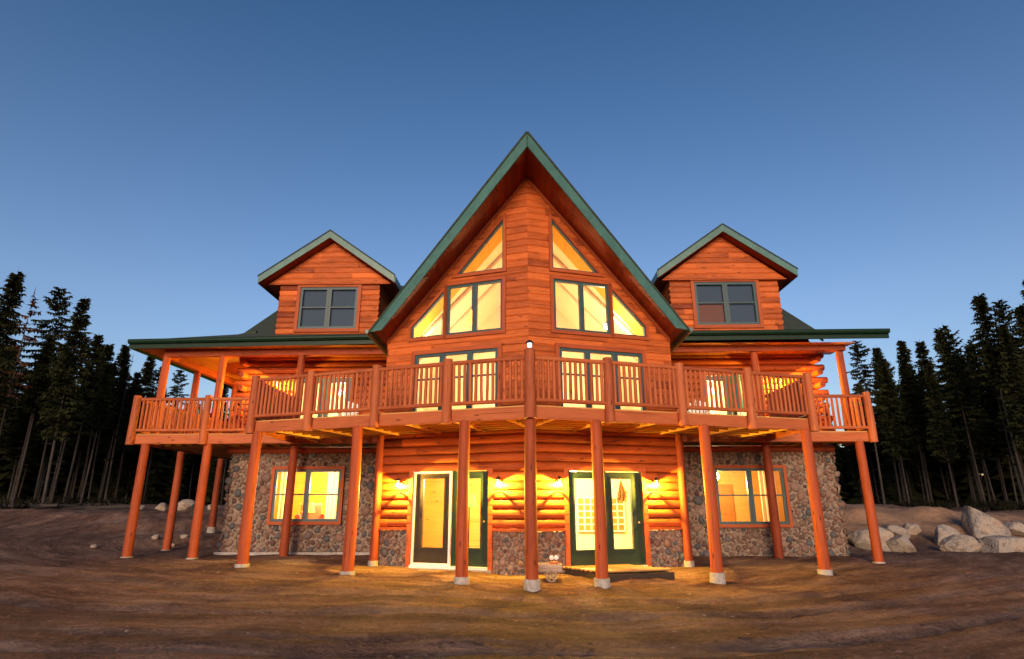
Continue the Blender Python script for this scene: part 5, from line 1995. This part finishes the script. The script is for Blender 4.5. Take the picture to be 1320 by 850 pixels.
def back_row(side, pxs, ys, Hs, n):
    for i in range(n):
        y = rgt.uniform(*ys); x = rgt.uniform(*pxs)*(y+12.3)*side
        if any((x-a)**2+(y-b)**2 < 0.7 for a, b in spots): continue
        spots.append((x, y))
        lab = ('conifer of the dark wood left of the house, filling in between the taller ones' if side < 0 else 'conifer of the dark wood right of the house, filling in between the taller ones')
        tree(rgt.choice(['spruce', 'spruce', 'bare', 'ragged']), rgt.randint(0, 2), x, y, rgt.uniform(*Hs), lab, 'infill conifers of the left wood' if side < 0 else 'infill conifers of the right wood', sink=0.2)
back_row(-1, (0.62, 0.76), (27, 36), (8.2, 10.2), 16)
back_row(-1, (0.74, 1.0), (22, 32), (8.5, 10.8), 16)
back_row(-1, (0.44, 0.62), (36, 44), (7.2, 9.6), 12)
back_row(1, (0.56, 0.75), (26, 38), (8.0, 10.6), 18)
back_row(1, (0.52, 0.62), (32, 42), (6.5, 8.6), 9)
back_row(1, (0.72, 1.0), (22, 32), (8.5, 11.0), 16)
fill(95, -1)
fill(85, 1)

# far wood: reads as one mass
def far_wood():
    tr = MB(); cr = MB()
    rg = random.Random(77)
    P = []
    V, F, T = [], [], []
    for i in range(760):
        for _ in range(50):
            a = rg.uniform(-1.25, 1.25); d = rg.uniform(44, 72)
            x, y = math.sin(a)*d*1.25, math.cos(a)*d-4
            if y > 8: break
        if abs(x/(y+12)) < 0.36: continue
        H = rg.uniform(6.0, 10.0)*(0.75 if abs(x/(y+12)) < 0.6 else 1)
        z0 = gz(x, y)
        n0 = len(V)
        lev = 16
        for l in range(lev):
            z = z0+H*(-0.02+1.02*l/lev)
            R0 = H*0.19*(1-l/lev)**0.8+0.12
            for k in range(13):
                an = rg.uniform(0, 6.28); L = R0*rg.uniform(0.6, 1.25)
                c = Vector((x, y, z)); t = c+Vector((math.cos(an)*L, math.sin(an)*L, -0.25*L))
                s = Vector((-math.sin(an), math.cos(an), 0))*rg.uniform(0.3, 0.65)
                cr.face([c+Vector((0, 0, .35)), t-s, t+s+Vector((0, 0, -.1))], [(0, 0)]*3, rg.uniform(0, 0.8))
    o = cr.build('far_wood', M['needles'])
    o['kind'] = 'stuff'
far_wood()

# undergrowth and slash along the left forest edge
e_g = 'fallen logs along the left forest edge'
for i, (x, y, L, a, lab) in enumerate(((-24.0, 16.5, 3.2, 0.3, 'fallen grey log lying lowest at the left forest edge'), (-26.5, 18, 2.6, -0.4, 'fallen grey log crossing the slash at the far left'), (-21.5, 18.6, 3.6, 0.1, 'long fallen log at the forest edge near the left deck'), (-22.8, 17.2, 1.8, 0.9, 'short broken log among the slash at the left forest edge'))):
    mb = MB()
    z = gz(x, y)+0.12
    d = Vector((math.cos(a), math.sin(a), 0.03))
    mb.log(Vector((x, y, z))-d*L/2, Vector((x, y, z))+d*L/2, 0.11, 0.07, 9, None, 0.08)
    for k in range(5):
        p = Vector((x, y, z))+d*rng.uniform(-L/2, L/2)
        mb.log(p, p+Vector((rng.uniform(-.4, .4), rng.uniform(-.4, .4), rng.uniform(.15, .5))), 0.02, 0.006, 5, 1)
    o = mb.build('fallen_log', M['bark'])
    tag(o, lab, 'log', e_g)
mb = MB()
rg = random.Random(12)
for _ in range(900):
    s = rg.choice((-1, 1))
    if s < 0:
        y = rg.uniform(14, 30); x = -23.5-0.08*y+rg.uniform(-6, 1.5)
    else:
        y = rg.uniform(16, 34); x = 18.5+0.16*y+rg.uniform(-0.5, 6)
    z = gz(x, y)
    for _k in range(4):
        a = rg.uniform(0, 6.28); L = rg.uniform(0.15, 0.5)
        c = Vector((x, y, z))
        t = c+Vector((math.cos(a)*L*.7, math.sin(a)*L*.7, L))
        w = Vector((-math.sin(a), math.cos(a), 0))*0.05
        mb.face([c-w, c+w, t], [(0, 0)]*3, rg.uniform(0, 0.7))
o = mb.build('undergrowth', M['undergrowth'])
o['kind'] = 'stuff'
